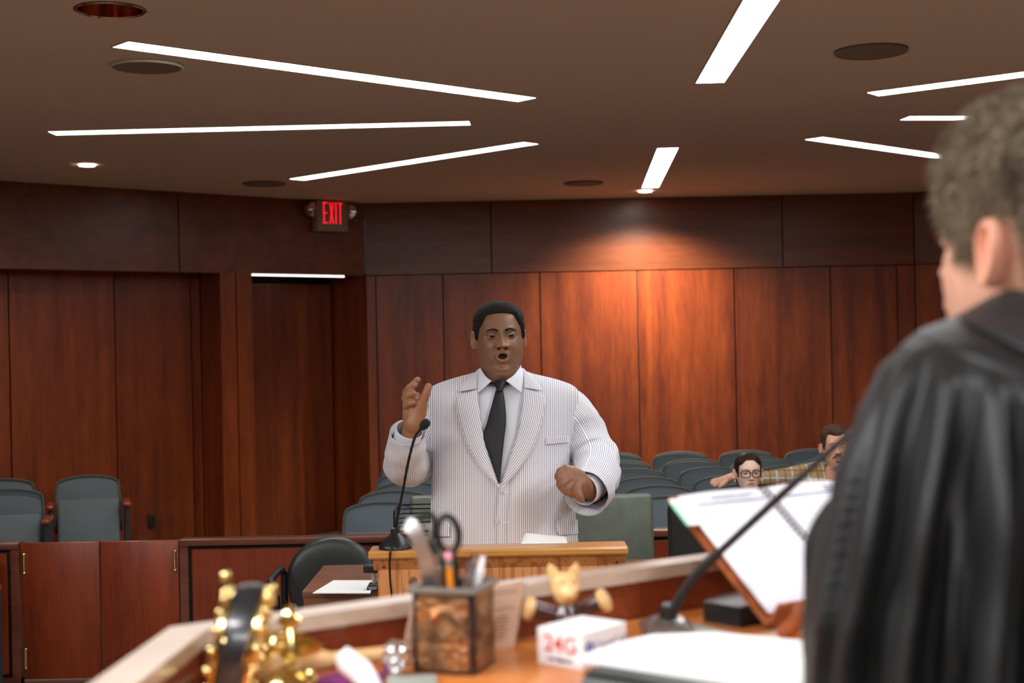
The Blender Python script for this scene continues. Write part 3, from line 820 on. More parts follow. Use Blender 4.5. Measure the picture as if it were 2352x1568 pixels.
# lectern microphone
b0 = PZ(907, 1262, ZL)
t = thing('gooseneck_microphone', 'slim black gooseneck microphone with domed base on the pine lectern', 'microphone', (b0.x, 4.275, ZL))
mb = MB(); mb.lathe([(.0505, 0), (.0505, .006), (.047, .012), (.034, .028), (.02, .04), (.014, .046), (.013, .06), (.009, .062)], 36, Matrix.Translation((b0.x, 4.262, ZL))); mb.build('base', M['black'], t)
gp = [P(906, 1226, 4.262), P(914, 1185, 4.26), P(925, 1130, 4.25), P(938, 1060, 4.24), P(951, 1010, 4.225), P(961, 992, 4.21), P(969, 982, 4.2)]
gp = [Vector(p) for p in spline(gp, 40)]
mb = MB(); mb.tube(gp, .0042, 10); mb.build('gooseneck', M['blackmetal'], t)
d = (gp[-1] - gp[-4]).normalized(); T = Matrix.Translation(gp[-1]) @ d.to_track_quat('Z', 'Y').to_matrix().to_4x4()
mb = MB(); mb.lathe([(.006, -.004), (.011, .001), (.0135, .01), (.014, .022), (.011, .03), (.005, .034), (.001, .0345)], 20, T); mb.build('windscreen', M['foam'], t)
cp = [P(900, 1258, 4.215), P(897, 1266, 4.192), P(895, 1290, 4.2), P(896, 1330, 4.222), P(900, 1380, 4.226), P(903, 1500, 4.225), P(905, 1700, 4.225)]
mb = MB(); mb.tube([Vector(p) for p in spline(cp, 40)], .0033, 8); mb.build('cable', M['black'], t)

# wire rack on the table
zb = ZT; zt = CAM.z - (1162 - 788.5) / F * 6.35
t = thing('wire_rack', 'tall black wire letter rack standing on the table behind the lectern', 'rack', (-.36, 6.3, ZT))
x0 = x_at(915, 6.42, 1162); x1 = x0 + .32; y0 = 6.16; y1 = 6.42
nw = 16
for k in range(nw):
    z = zb + .012 + (zt - zb - .012) * k / (nw - 1)
    mb = MB(); mb.tube([(x1, y1, z), (x0 + .02, y1, z), (x0 + .004, y1 - .02, z), (x0, y1 - .05, z), (x0, y0 + .03, z), (x0 + .006, y0, z)], .0032, 6); mb.build('wire', M['blackmetal'], t)
for (x, y) in ((x0, y0 + .02), (x0 + .0, y1 - .06), (x1, y1)):
    mb = MB(); mb.tube([(x, y, zb), (x, y, zt)], .0036, 6); mb.build('upright_wire', M['blackmetal'], t)

# ---- chairs
def pad(mb, w_, h, th, bev, M_):
    mb.box((0, 0, 0), (w_, th, h), bev=bev, M=M_, seg=4)
def executive(name, label, mat, loc, rz, ztop, w_=.5, group=None):
    t = thing(name, label, 'chair', loc, rz, group, local=True)
    H = ztop - .40
    T = Matrix.Translation((0, .14, .40 + H / 2)) @ Matrix.Rotation(-.1, 4, 'X')
    mb = MB(); pad(mb, w_, H, .1, .026, T); o = mb.build('backrest', mat, t)
    pts = [T @ Vector((s_ * (w_ / 2 - .006), -.046, z * (H / 2 - .006))) for s_, z in ((-1, -1), (-1, 1), (1, 1), (1, -1))]
    mb = MB(); mb.tube(pts, .006, 8); mb.build('piping', mat, o)
    mb = MB(); mb.box((0, -.12, .43), (w_ - .02, .5, .11), bev=.04, seg=3); mb.build('seat', mat, t)
    for s_ in (-1, 1):
        mb = MB(); mb.tube([(s_ * (w_ / 2 + .02), -.25, .42), (s_ * (w_ / 2 + .03), -.26, .62), (s_ * (w_ / 2 + .03), -.2, .64), (s_ * (w_ / 2 + .03), .08, .64), (s_ * (w_ / 2 + .01), .12, .6)], .018, 10); mb.build('armrest', M['black'], t)
    mb = MB(); mb.tube([(0, -.08, .1), (0, -.08, .39)], .028, 14); mb.build('gas_post', M['black'], t)
    for k in range(5):
        a = 2 * PI * k / 5
        mb = MB(); mb.tube([(0, -.08, .1), (.28 * math.cos(a), -.08 + .28 * math.sin(a), .075)], [.026, .016], 8)
        o = mb.build('base_leg', M['black'], t)
        mb = MB(); mb.lathe([(.028, -.012), (.028, .012)], 14, Matrix.Translation((.28 * math.cos(a), -.08 + .28 * math.sin(a), .029)) @ Matrix.Rotation(a, 4, 'Z') @ Matrix.Rotation(PI / 2, 4, 'X')); mb.build('caster', M['black'], o)
    return t
zt = CAM.z - (1137 - 779) / F * 7.0
executive('office_chair', 'olive green leather office chair right of the speaker, back towards the rail', M['olive'], (x_at(1384, 7.0, 1200), 6.9, 0), .04, zt, .52, 'olive leather office chairs')
executive('office_chair', 'olive green leather office chair mostly hidden behind the suited speaker', M['olive'], (x_at(1062, 7.0, 1200), 6.9, 0), .0, CAM.z - (1139 - 787) / F * 7.0, .52, 'olive leather office chairs')

# black chair at the right, seen half from behind
cx = x_at(1650, 6.1, 1250); zt = CAM.z - (1160 - 775) / F * 6.0
t = thing('swivel_chair', 'black leather swivel chair behind the open planner, turned sideways', 'chair', (cx, 6.1, 0), -.45, local=True)
T = Matrix.Translation((0, 0, 0))
mb = MB(); mb.box((0, .02, .40 + (zt - .4) / 2), (.46, .09, zt - .40), bev=.035, seg=4); o = mb.build('backrest', M['blackleather'], t)
for s_ in (-1, 1):
    mb = MB(); mb.tube([(s_ * .215, -.045, .42), (s_ * .222, -.05, .6), (s_ * .218, -.045, zt - .08), (s_ * .20, -.03, zt - .02)], [.03, .036, .034, .02], 12); mb.build('side_bolster', M['blackleather'], o)
mb = MB(); mb.tube([(-.21, .0, zt - .07), (-.25, -.01, zt - .05), (-.255, -.01, zt - .01), (-.22, 0, zt + .0)], .018, 10); mb.build('corner_roll', M['blackleather'], o)
mb = MB(); mb.box((0, -.24, .45), (.46, .46, .1), bev=.04, seg=3); mb.build('seat', M['blackleather'], t)
mb = MB(); mb.tube([(-.14, -.1, .72), (-.13, -.1, .755)], .012, 12); mb.lathe([(.022, 0), (.026, .006), (.018, .014)], 16, Matrix.Translation((-.13, -.1, .755))); mb.build('adjuster_knob', M['black'], t)
mb = MB(); mb.tube([(0, -.2, .1), (0, -.2, .4)], .03, 14); mb.build('gas_post', M['black'], t)
for k in range(5):
    a = 2 * PI * k / 5 + .3
    mb = MB(); mb.tube([(0, -.2, .1), (.28 * math.cos(a), -.2 + .28 * math.sin(a), .03)], [.026, .018], 8); mb.build('base_leg', M['black'], t)

# round-backed armchair left of the lectern
cx = x_at(768, 7.05, 1280); zt = CAM.z - (1229 - 793) / F * 7.1
t = thing('round_back_armchair', 'black round-backed armchair drawn up behind the counsel table', 'chair', (cx, 6.95, 0), .12, local=True)
b = bmesh.new()
nr = 10; ns = 48; R = .222; zc = zt - .205
def backpt(r, a, side):
    x = r * R * 1.0 * math.cos(a); z = r * .205 * math.sin(a)
    if z < 0: z *= 1.35
    y = .1 - .32 * (x * x) + .05 * (z) + side * (.022 * math.sqrt(max(0, 1 - r ** 4)) + .004)
    return Vector((x, y, zc + z))
for side in (-1, 1):
    mbx = [[b.verts.new(backpt((i + .001) / nr, 2 * PI * k / ns, side)) for k in range(ns)] for i in range(nr + 1)]
    for i in range(nr):
        for k in range(ns): b.faces.new((mbx[i][k], mbx[i][(k + 1) % ns], mbx[i + 1][(k + 1) % ns], mbx[i + 1][k]))
    if side == -1: rim1 = mbx[-1]
    else:
        for k in range(ns): b.faces.new((rim1[k], rim1[(k + 1) % ns], mbx[-1][(k + 1) % ns], mbx[-1][k]))
mb = MB(); mb.bm(b); o = mb.build('backrest', M['blackleather'], t, ang=180)
mb = MB(); mb.tube([backpt(1.0, 2 * PI * k / 40, 0) for k in range(41)], .009, 8, cap=False); mb.build('piping', M['blackleather'], o)
mb = MB(); mb.box((0, -.16, .44), (.44, .44, .08), bev=.035, seg=3); mb.build('seat', M['blackleather'], t)
for s_ in (-1, 1):
    pts = [(s_ * .235, .1, .02), (s_ * .235, .1, .60), (s_ * .24, .09, .665), (s_ * .25, .02, .69), (s_ * .285, -.16, .672), (s_ * .285, -.21, .655), (s_ * .262, -.235, .61), (s_ * .255, -.235, .5), (s_ * .255, -.235, .02)]
    pts = [Vector(p) for p in spline(pts, 48)]
    mb = MB(); mb.tube(pts, .0165, 10); mb.build('arm_frame', M['black'], t)
    mb = MB(); mb.tube([(s_ * .235, .1, .44), (s_ * .18, .0, .44)], .014, 8); mb.build('seat_bracket', M['black'], t)

# ================================================================ JUDGE'S BENCH
ZE = 1.435; ZD = CAM.z - .42; ZP = .60
Oc = PZ(390, 1439, ZE); Or = PZ(1641, 1267, ZE)
Ic = PZ(466, 1451, ZE)
i1 = PZ(700, 1418.5, ZE); i2 = PZ(1560, 1288, ZE)
dr_ = (Or - Oc).normalized()                      # along the long side
nrm = Vector((dr_.y, -dr_.x, 0))                  # towards the judge
wcap = ((i1 - Oc).dot(nrm) + (i2 - Oc).dot(nrm)) / 2
LN = 2.9
Oe = Oc + dr_ * LN
ol = PZ(208, 1568, ZE); il = PZ(317, 1568, ZE)
dl = (ol - Oc).normalized(); nl2 = Vector((-dl.y, dl.x, 0))
wl2 = abs((il - Oc).dot(nl2)); nl2 = nl2 if (il - Oc).dot(nl2) > 0 else -nl2
LLn = 1.15
def isect(p, d, q, e):
    # p + a d = q + b e on plan
    det = d.x * (-e.y) + e.x * d.y
    a = ((q.x - p.x) * (-e.y) + e.x * (q.y - p.y)) / det
    return p + d * a
Icn = isect(Oc + nrm * wcap, dr_, Oc + nl2 * wl2, dl)
t = thing('judge_bench', 'wooden judge bench with raised ledge around a honey coloured desk', 'desk', (Oc.x + .7, Oc.y + .3, 0))
def shift(p, z): return Vector((p.x, p.y, z))
mb = MB(); mb.slab([shift(p, ZE) for p in (Oc, Icn, Oe + nrm * wcap, Oe)], .02); mb.build('ledge_cap', M['ledge'], t, smooth=False)
mb = MB(); mb.slab([shift(p, ZE) for p in (Oc, Oc + dl * LLn, Oc + dl * LLn + nl2 * wl2, Icn)], .02); mb.build('ledge_cap', M['ledge'], t, smooth=False)
# parapet inside faces (panels) and outside front
e_in = .008
def upslab(a, b, z0, z1, inward, th, name, mat):
    mb = MB(); a = Vector(a); b = Vector(b)
    mb.slab([shift(a, z1), shift(b, z1), shift(b + inward * th, z1), shift(a + inward * th, z1)], z1 - z0)
    return mb.build(name, mat, t, smooth=False)
A = Icn - nrm * e_in; 
n = 3
for k in range(n):
    p = A + dr_ * ((LN - .1) * k / n + .001); q_ = A + dr_ * ((LN - .1) * (k + 1) / n - .001)
    upslab(p, q_, ZD - .02, ZE - .019, -nrm, .02, 'inner_panel', M['bench'])
Bp = Icn - nl2 * e_in
upslab(Bp, Bp + dl * (LLn - .02), ZD - .02, ZE - .019, -nl2, .02, 'inner_panel', M['bench'])
A2 = Oc + nrm * .01
for k in range(n):
    p = A2 + dr_ * ((LN) * k / n + .002); q_ = A2 + dr_ * ((LN) * (k + 1) / n - .002)
    upslab(p, q_, .06, ZE - .02, nrm, .02, 'front_panel', M['bench'])
upslab(Oc + nl2 * .01, Oc + nl2 * .01 + dl * LLn, .06, ZE - .02, nl2, .02, 'side_panel', M['bench'])
# bead line on the left inner face
mb = MB(); mb.tube([shift(Bp + nl2 * .002 + dl * .02, ZD + .03), shift(Bp + nl2 * .002 + dl * .9, ZD + .03)], .004, 6); mb.build('bead', M['bench'], t)
# desk top
DW = .54
Dn = isect(Icn + nrm * DW, dr_, Icn, dl)
mb = MB(); mb.slab([shift(p, ZD) for p in (Icn, Dn, Dn + dr_ * 2.2, Icn + dr_ * 2.75)], .03); mb.build('desk_top', M['desk'], t, smooth=False)
# raised floor under the bench
mb = MB(); mb.slab([shift(p, ZP) for p in (Oc + nl2 * .03 + nrm * .03, Vector((Oc.x - .3, -1.2, 0)), Vector((3.2, -1.2, 0)), Oe + nrm * .03)], ZP - .001); mb.build('platform', M['carpet'], t, smooth=False)

def on_desk(px, py): return PZ(px, py, ZD)

# ---- pencil cup
a = on_desk(950, 1545); b = on_desk(1089, 1553); c = on_desk(1122, 1527)
ux = (b - a); ux.z = 0; W_ = ux.length; ux.normalize(); ang = math.atan2(ux.y, ux.x)
uy = Vector((-ux.y, ux.x, 0)); ctr = (a + b) / 2 + uy * W_ / 2
HC = .110
t = thing('pencil_cup', 'square dark bronze pencil cup with a relief plate on its front', 'pencil cup', ctr, ang, local=True)
h2 = W_ / 2
mb = MB()
for (x, y, sx, sy) in ((0, -h2 + .003, W_, .006), (0, h2 - .003, W_, .006), (-h2 + .003, 0, .006, W_), (h2 - .003, 0, .006, W_)):
    mb.box((x, y, HC / 2), (sx, sy, HC), bev=.001)
mb.box((0, 0, .003), (W_, W_, .006)); mb.build('cup_body', M['cupdark'], t)
mb = MB()
for (x, y, sx, sy) in ((0, -h2, W_ + .012, .012), (0, h2, W_ + .012, .012), (-h2, 0, .012, W_), (h2, 0, .012, W_)):
    mb.box((x, y, HC - .004), (sx, sy, .008), bev=.002)
mb.build('cup_rim', M['cuprim'], t)
for rot in (0, PI / 2, PI, -PI / 2):
    def plate(u, v):
        x = (u - .5) * W_ * .84; z = .006 + v * (HC * .86)
        r = .008; cx_ = max(abs(x) - (W_ * .42 - r), 0); cz = max(abs(z - .006 - HC * .43) - (HC * .43 - r), 0)
        if math.hypot(cx_, cz) > r:
            k = r / math.hypot(cx_, cz); x = math.copysign(W_ * .42 - r + cx_ * k, x); z = .006 + HC * .43 + math.copysign(HC * .43 - r + cz * k, z - .006 - HC * .43)
        # relief: arch, little figure, ground line and plinth
        h = .0012 * mnoise.noise((x * 160, z * 160, rot)) + .0008 * mnoise.noise((x * 380, z * 380, rot))
        xr, zr = x / W_, (z - .006) / HC
        h += .003 * math.exp(-((math.hypot(xr - .06, (zr - .42)) - .26) / .05) ** 2) * (zr > .38)
        h += .0035 * math.exp(-((xr + .13) / .06) ** 2 - ((zr - .6) / .07) ** 2)
        h += .003 * math.exp(-((xr - .08) / .07) ** 2 - ((zr - .42) / .12) ** 2)
        h -= .002 * math.exp(-((zr - .3) / .02) ** 2)
        return Matrix.Rotation(rot, 3, 'Z') @ Vector((x, -h2 - .0015 - max(h, -.001), z)), (u, v)
    mb = MB(); mb.grid(plate, 48, 56); mb.build('relief_plate', M['relief'], t, ang=180)
zc0 = ZD + .012
# things standing in the cup (bottom point inside, top as seen)
def cupin(x, y, z=.008): return ctr + ux * x + uy * y + Vector((0, 0, z))
dC = ctr.y
b0 = cupin(.006, -.012); e = P(1030, 1278, dC - .008)
pb = b0; dirp = (e - b0).normalized(); Lp = (e - b0).length
t = thing('pencil', 'orange pencil with a pink eraser in the bronze cup', 'pencil', b0)
mb = MB(); mb.tube([b0 + dirp * .012, e - dirp * .012], .0046, 6); mb.build('shaft', M['pencil'], t, ang=20)
mb = MB(); mb.tube([e - dirp * .013, e - dirp * .003], .0049, 12); mb.build('ferrule', M['steel'], t)
mb = MB(); mb.tube([e - dirp * .003, e + dirp * .004, e + dirp * .006], [.0046, .0046, .003], 12); mb.build('eraser', M['pinkerase'], t)
mb = MB(); mb.tube([b0, b0 + dirp * .012], [.0006, .0046], 6); mb.build('tip', M['gavel'], t)
def pen(name, label, b0, e, r, mat, tipmat, clip=True):
    d = (e - b0).normalized()
    t = thing(name, label, 'pen', b0)
    mb = MB(); mb.tube([b0 + d * .015, e - d * .01], r, 12); mb.build('barrel', mat, t)
    mb = MB(); mb.tube([e - d * .01, e - d * .002, e + d * .006], [r * .7, r * .7, r * .5], 10); mb.build('push_button', tipmat, t)
    mb = MB(); mb.tube([b0, b0 + d * .015], [r * .2, r], 10); mb.build('tip', tipmat, t)
    if clip:
        s_ = Vector((0, -1, 0)) * (r + .002)
        mb = MB(); mb.tube([e - d * .012 + s_ * .5, e - d * .013 + s_, e - d * .05 + s_], .0014, 6); mb.build('clip', tipmat, t)
pen('silver_pen', 'silver pen left of the orange pencil', cupin(-.016, -.004), P(1005, 1283, dC), .0052, M['steel'], M['chrome'])
pen('white_pen', 'white capped pen leaning right in the bronze cup', cupin(.002, .012), P(1108, 1288, dC + .01), .0058, M['white'], M['white'], False)
pen('chrome_pen', 'black pen with a chrome push button in the bronze cup', cupin(.0, .02), P(1088, 1278, dC + .015), .0048, M['black'], M['chrome'])
pen('pink_pen', 'short dark pen with a pink grip, right of the orange pencil', cupin(.012, -.004), P(1077, 1300, dC), .0062, M['steel'], M['chrome'])
# scissors: loops + blades
def loop(ctrp, rx, rz, tilt, r, mb, n=28, yaw=0):
    pts = []
    for k in range(n + 1):
        a = 2 * PI * k / n
        x = rx * math.cos(a); z = rz * math.sin(a)
        x, z = x * math.cos(tilt) - z * math.sin(tilt), x * math.sin(tilt) + z * math.cos(tilt)
        pts.append(ctrp + Vector((x * math.cos(yaw), x * math.sin(yaw), z)))
    mb.tube(pts, r, 10, cap=False)
t = thing('black_scissors', 'black handled scissors standing loops up in the bronze cup', 'scissors', cupin(.01, .01))
k1 = P(1029, 1226, dC + .01)
mb = MB(); loop(k1, .0140, .0235, .12, .0046, mb); mb.tube([P(1034, 1268, dC + .01), P(1046, 1300, dC + .01), P(1040, 1358, dC + .012)], [.0065, .006, .005], 10); mb.build('handle', M['black'], t)
k2 = P(975, 1216, dC + .022)
mb = MB(); loop(k2, .0155, .022, -.5, .0038, mb, yaw=.7); mb.tube([P(990, 1245, dC + .022), P(1012, 1290, dC + .018), P(1030, 1345, dC + .014)], [.005, .0055, .005], 10); mb.build('handle', M['black'], t)
mb = MB(); mb.box((0, 0, 0), (.010, .0018, .09), M=Matrix.Translation(cupin(.008, .01, .055))); mb.build('blade', M['steel'], t)
t = thing('strip_tool', 'grey metal strip tool with a curled loop leaning left in the bronze cup', 'tool', cupin(-.02, 0))
pts = [cupin(-.012, .002, .012), P(990, 1350, dC), P(978, 1290, dC - .004), P(960, 1235, dC - .004), P(946, 1210, dC - .002), P(930, 1203, dC)]
pts = [Vector(p) for p in spline(pts, 24)]
def ribbon(mb, pts, w_, th, side=Vector((1, 0, .0))):
    vs = []; fs = []
    for i, p in enumerate(pts):
        tt = (pts[min(i + 1, len(pts) - 1)] - pts[max(i - 1, 0)]).normalized()
        s_ = (side - tt * side.dot(tt)).normalized(); nn = tt.cross(s_)
        for a, b_ in ((-1, -1), (1, -1), (1, 1), (-1, 1)): vs.append(p + s_ * a * w_ / 2 + nn * b_ * th / 2)
    for i in range(len(pts) - 1):
        for k in range(4):
            a = i * 4 + k; b_ = i * 4 + (k + 1) % 4; fs.append((a, b_, b_ + 4, a + 4))
    fs += [(3, 2, 1, 0), tuple(range(len(vs) - 4, len(vs)))]
    mb.add(vs, fs)
mb = MB(); ribbon(mb, pts, .019, .003); mb.build('strip_handle', M['steel'], t)
lp = [P(x, y, dC + .004) for x, y in ((984, 1300), (976, 1270), (984, 1236), (992, 1222), (985, 1210), (972, 1208), (955, 1215), (940, 1220))]
mb = MB(); ribbon(mb, [Vector(p) for p in spline(lp, 28)], .008, .002, Vector((.3, 1, 0))); mb.build('curled_loop', M['steel'], t)

# ---- note cube
zq = ZD
def cube_pt(px, py): return PZ(px, py, ZD + .048)
q0, q1, q2, q3 = cube_pt(1233, 1438), cube_pt(1337, 1454), cube_pt(1457, 1430), cube_pt(1353, 1410)
d1 = (q1 - q0); d2 = (q2 - q1); S = .5 * (d1.length + d2.length)
ang = math.atan2(d1.y, d1.x); e1 = Vector((math.cos(ang), math.sin(ang), 0)); e2 = Vector((-e1.y, e1.x, 0))
cc = q1 - e1 * d1.length / 2 + e2 * d2.length / 2; 
t = thing('note_cube', 'white printed note paper cube on the honey desk', 'note block', (cc.x, cc.y, ZD), ang, local=True)
L1, L2 = d1.length, d2.length
mb = MB(); mb.box((0, 0, .024), (L1, L2, .048), bev=.0015); mb.build('paper_block', M['white'], t)
mb = MB()
for k in range(12): mb.box((0, 0, .004 + k * .0036), (L1 + .0003, L2 + .0003, .0006))
mb.build('sheet_edges', M['paper'], t, smooth=False)
mb = MB(); mb.box((L1 / 2 + .0002, .0, .024), (.0003, L2 * .9, .046)); mb.build('glue_edge', M['white'], t, smooth=False)
def text(body, size, parent, name, mat, Mx, xs=1.0, bold=0):
    cu = bpy.data.curves.new(name, 'FONT'); cu.body = body; cu.size = size; cu.align_x = 'CENTER'; cu.align_y = 'CENTER'; cu.extrude = .0002; cu.offset = bold
    cu.materials.append(mat)
    tmp = bpy.data.objects.new(name, cu); col.objects.link(tmp)
    me = bpy.data.meshes.new_from_object(tmp.evaluated_get(bpy.context.evaluated_depsgraph_get())); bpy.data.objects.remove(tmp)
    me.materials.clear(); me.materials.append(mat)
    o = bpy.data.objects.new(name, me); col.objects.link(o); o.parent = parent
    o.matrix_basis = Mx @ Matrix.Diagonal((xs, 1, 1, 1)); return o
Ff = Matrix.Translation((.002, -L2 / 2 - .0006, .028)) @ Matrix.Rotation(PI / 2, 4, 'X')
text('24G', .030, t, 'red_print', M['inkred'], Ff, 1.05, .0002)
text('investigations', .0075, t, 'blue_print', M['inknavy'], Matrix.Translation((.002, -L2 / 2 - .0006, .0095)) @ Matrix.Rotation(PI / 2, 4, 'X'), 1.0, .0002)
Fr = lambda y, z: Matrix.Translation((L1 / 2 + .0008, y, z)) @ Matrix.Rotation(PI / 2, 4, 'Z') @ Matrix.Rotation(PI / 2, 4, 'X')
text('CourtCall', .0165, t, 'logo_print', M['greytext'], Fr(.010, .027), 1.0, .0001)
mb = MB(); mb.lathe([(.0042, 0), (.0078, 0), (.0078, .0004), (.0042, .0004)], 28, Fr(-.033, .027), capb=False, capt=False); mb.build('logo_ring', M['inkblue'], t)
text('C', .011, t, 'logo_letter', M['inkblue'], Fr(-.033, .027), 1.0, .0004)

# ---- acrylic sign holder leaning, seen from the judge's side
s1 = on_desk(1180, 1484); s2 = Vector(on_desk(1122, 1494.5)); dS = (s1 - s2).normalized()
top_r = P(1240, 1359, s1.y + .055)
dn = Vector((-dS.y, dS.x, 0)); 
if dn.y < 0: dn = -dn
wS = .185; hS = .085
t = thing('sign_holder', 'slanted clear sign holder with a printed card tinted by painted desk reflection behind the bronze cup', 'sign holder', (s1.x, s1.y, ZD))
base_r = shift(s1, ZD); base_l = shift(s1 - dS * wS, ZD)
tr = base_r + dn * .014 + dS * .033 + Vector((0, 0, hS)); tl = tr - dS * wS
def face(mb, A_, B_, C_, D_, th, nn):
    mb.add([A_, B_, C_, D_, A_ + nn * th, B_ + nn * th, C_ + nn * th, D_ + nn * th], [(0, 1, 2, 3), (7, 6, 5, 4), (0, 4, 5, 1), (1, 5, 6, 2), (2, 6, 7, 3), (3, 7, 4, 0)])
nn = (base_r - base_l).cross(tl - base_l).normalized()
if nn.y > 0: nn = -nn
mb = MB(); face(mb, base_l, base_r, tr, tl, .0015, -nn); mb.build('card', M['cream'], t, smooth=False)
mb = MB(); face(mb, base_l + nn * .0012, base_r + nn * .0012, tr + nn * .0012, tl + nn * .0012, .002, nn); mb.build('clear_front', M['acrylic'], t, smooth=False)
mb = MB(); face(mb, tl - nn * .002, tr - nn * .002, shift(tr + dn * .004, ZD), shift(tl + dn * .004, ZD), .0025, -nn); mb.build('back_leg', M['acrylic'], t, smooth=False)
mb = MB(); upv = (tl - base_l)
for colx in (.13, .36, .62, .83):
    for k in range(7):
        z0 = .48 - k * .055; ln = .075 - .02 * ((k * 7 + int(colx * 10)) % 3) / 2
        A_ = base_l + (base_r - base_l) * (colx - ln) + upv * z0 + nn * .0008; B_ = base_l + (base_r - base_l) * (colx + ln) + upv * z0 + nn * .0008
        face(mb, A_, B_, B_ + upv * .022, A_ + upv * .022, .0003, nn)
for k, z0 in enumerate((.86, .6)):
    A_ = base_l + (base_r - base_l) * .05 + upv * z0 + nn * .0008; B_ = base_l + (base_r - base_l) * .93 + upv * z0 + nn * .0008
    face(mb, A_, B_, B_ + upv * .014, A_ + upv * .014, .0003, nn)
mb.build('print', M['ink'], t, smooth=False)['kind'] = 'stuff'

# ---- carved figure with outstretched arms
fb = on_desk(1300, 1470); dF = fb.y
t = thing('carved_figure', 'carved wooden pig-headed figure with outstretched arms behind the note cube', 'figurine', (fb.x, fb.y, ZD))
hc_ = P(1298, 1352, dF)
mb = MB()
def headpt(u, v):
    a = 2 * PI * u; b_ = -PI / 2 + PI * v
    z = .0235 * math.sin(b_); k = math.cos(b_) ** .7
    wx = .0195 + .004 * math.sin(b_); x = wx * k * math.cos(a); y = .019 * k * math.sin(a)
    # snout to the front right
    g = math.exp(-((x - .007) / .009) ** 2 - ((z + .006) / .009) ** 2)
    if y < 0: y -= .010 * g
    for ex in (-.004, .013):
        if y < 0: y += .0045 * math.exp(-((x - ex) / .004) ** 2 - ((z - .008) / .005) ** 2)
    return hc_ + Vector((x, y, z)), (u, v)
mb.grid(headpt, 40, 28); mb.build('head', M['carvelight'], t, ang=180)
for ex, tilt in ((-.0155, -.3), (.0125, .22)):
    T = Matrix.Translation(hc_ + Vector((ex, .004, .016))) @ Matrix.Rotation(tilt, 4, 'Y') @ Matrix.Diagonal((1, .5, 1, 1))
    mb = MB(); mb.lathe([(.009, 0), (.0085, .006), (.006, .013), (.002, .019), (.0003, .0205)], 14, T); mb.build('ear', M['carvelight'], t)
mb = MB(); mb.lathe([(.019, 0), (.021, .01), (.02, .03), (.017, .042), (.009, .05), (.006, .058)], 24, Matrix.Translation((fb.x, fb.y, ZD))); mb.build('body', M['carvedark'], t)
hl = P(1216, 1397, dF - .01); hr_ = P(1386, 1379, dF - .012); sh = P(1300, 1412, dF)
for hp, s_ in ((hl, -1), (hr_, 1)):
    shp = sh + Vector((s_ * .013, 0, 0)); d_ = (hp - shp).normalized()
    mb = MB(); mb.tube([shp, hp - d_ * .004], [.0105, .0125], 16); mb.build('arm', M['carvedark'], t)
    T = Matrix.Translation(hp) @ d_.to_track_quat('Z', 'Y').to_matrix().to_4x4()
    mb = MB(); mb.lathe([(.011, -.005), (.0165, -.003), (.0175, .002), (.015, .006), (.007, .009), (.001, .0095)], 20, T); mb.build('hand', M['carvelight'], t)

# ---- clear award block
g0 = on_desk(1357, 1428); g1 = on_desk(1478, 1416)
gd = (Vector((g1.x - g0.x, g1.y - g0.y, 0))).normalized(); ga = math.atan2(gd.y, gd.x); gw = (g1 - g0).length; 
t = thing('glass_award', 'clear glass award block with an etched cross line behind the carved figure', 'award', shift((g0 + g1) / 2, ZD), ga, local=True)
mb = MB(); mb.box((0, .012, .037), (gw, .022, .074), bev=.0012); mb.build('glass_block', M['glass'], t, smooth=False)
mb = MB(); mb.box((.006, .0008, .036), (.0025, .0003, .05)); mb.box((.006, .0008, .055), (gw * .7, .0003, .0015)); mb.box((.006, .0008, .018), (.016, .0003, .0015)); mb.build('etching', M['disclight'], t, smooth=False)

# ---- desk microphone (near, on the bench)
mbp = on_desk(1535, 1452)
t = thing('bench_microphone', 'black gooseneck microphone on a grey wedge base on the judge desk', 'microphone', shift(mbp, ZD))
mb = MB(); T = Matrix.Translation(shift(mbp, ZD) + Vector((.0, .02, 0)))
b = bmesh.new(); bmesh.ops.create_cube(b, size=1)
for v in b.verts:
    up = v.co.z > 0
    v.co.x *= .085 if not up else .034; v.co.y *= .10 if not up else .05
    if up: v.co.x += .002
    v.co.z = .021 if up else 0
bmesh.ops.bevel(b, geom=b.edges[:], offset=.006, segments=3, affect='EDGES'); mb.bm(b, T); mb.build('base', M['steel'], t)
k0 = P(1534, 1430, mbp.y + .01); k1 = P(1536, 1388, mbp.y + .005)
mb = MB(); mb.tube([k0, k0.lerp(k1, .6), k1], [.0135, .0135, .010], 18); mb.build('socket', M['black'], t)
gp = [P(1546, 1400, mbp.y), P(1560, 1375, mbp.y - .003), P(1590, 1330, mbp.y - .012), P(1625, 1292, mbp.y - .025), P(1652, 1268, mbp.y - .035)]
mb = MB(); mb.tube([Vector(p) for p in spline(gp, 24)], .0072, 12); mb.build('gooseneck', M['black'], t)
gp2 = [P(1650, 1270, mbp.y - .034), P(1740, 1187, mbp.y - .07), P(1850, 1086, mbp.y - .12), P(1950, 996, mbp.y - .16), P(2010, 948, mbp.y - .17)]
mb = MB(); mb.tube([Vector(p) for p in spline(gp2, 24)], [.0055] * 12 + [.0045] * 13, 12); mb.build('upper_stem', M['black'], t)
tip = P(2025, 940, mbp.y - .17); d_ = (tip - P(1990, 966, mbp.y - .17)).normalized(); T = Matrix.Translation(tip) @ d_.to_track_quat('Z', 'Y').to_matrix().to_4x4()
mb = MB(); mb.lathe([(.006, -.01), (.011, 0), (.012, .02), (.006, .032), (.001, .033)], 18, T); mb.build('windscreen', M['foam'], t)

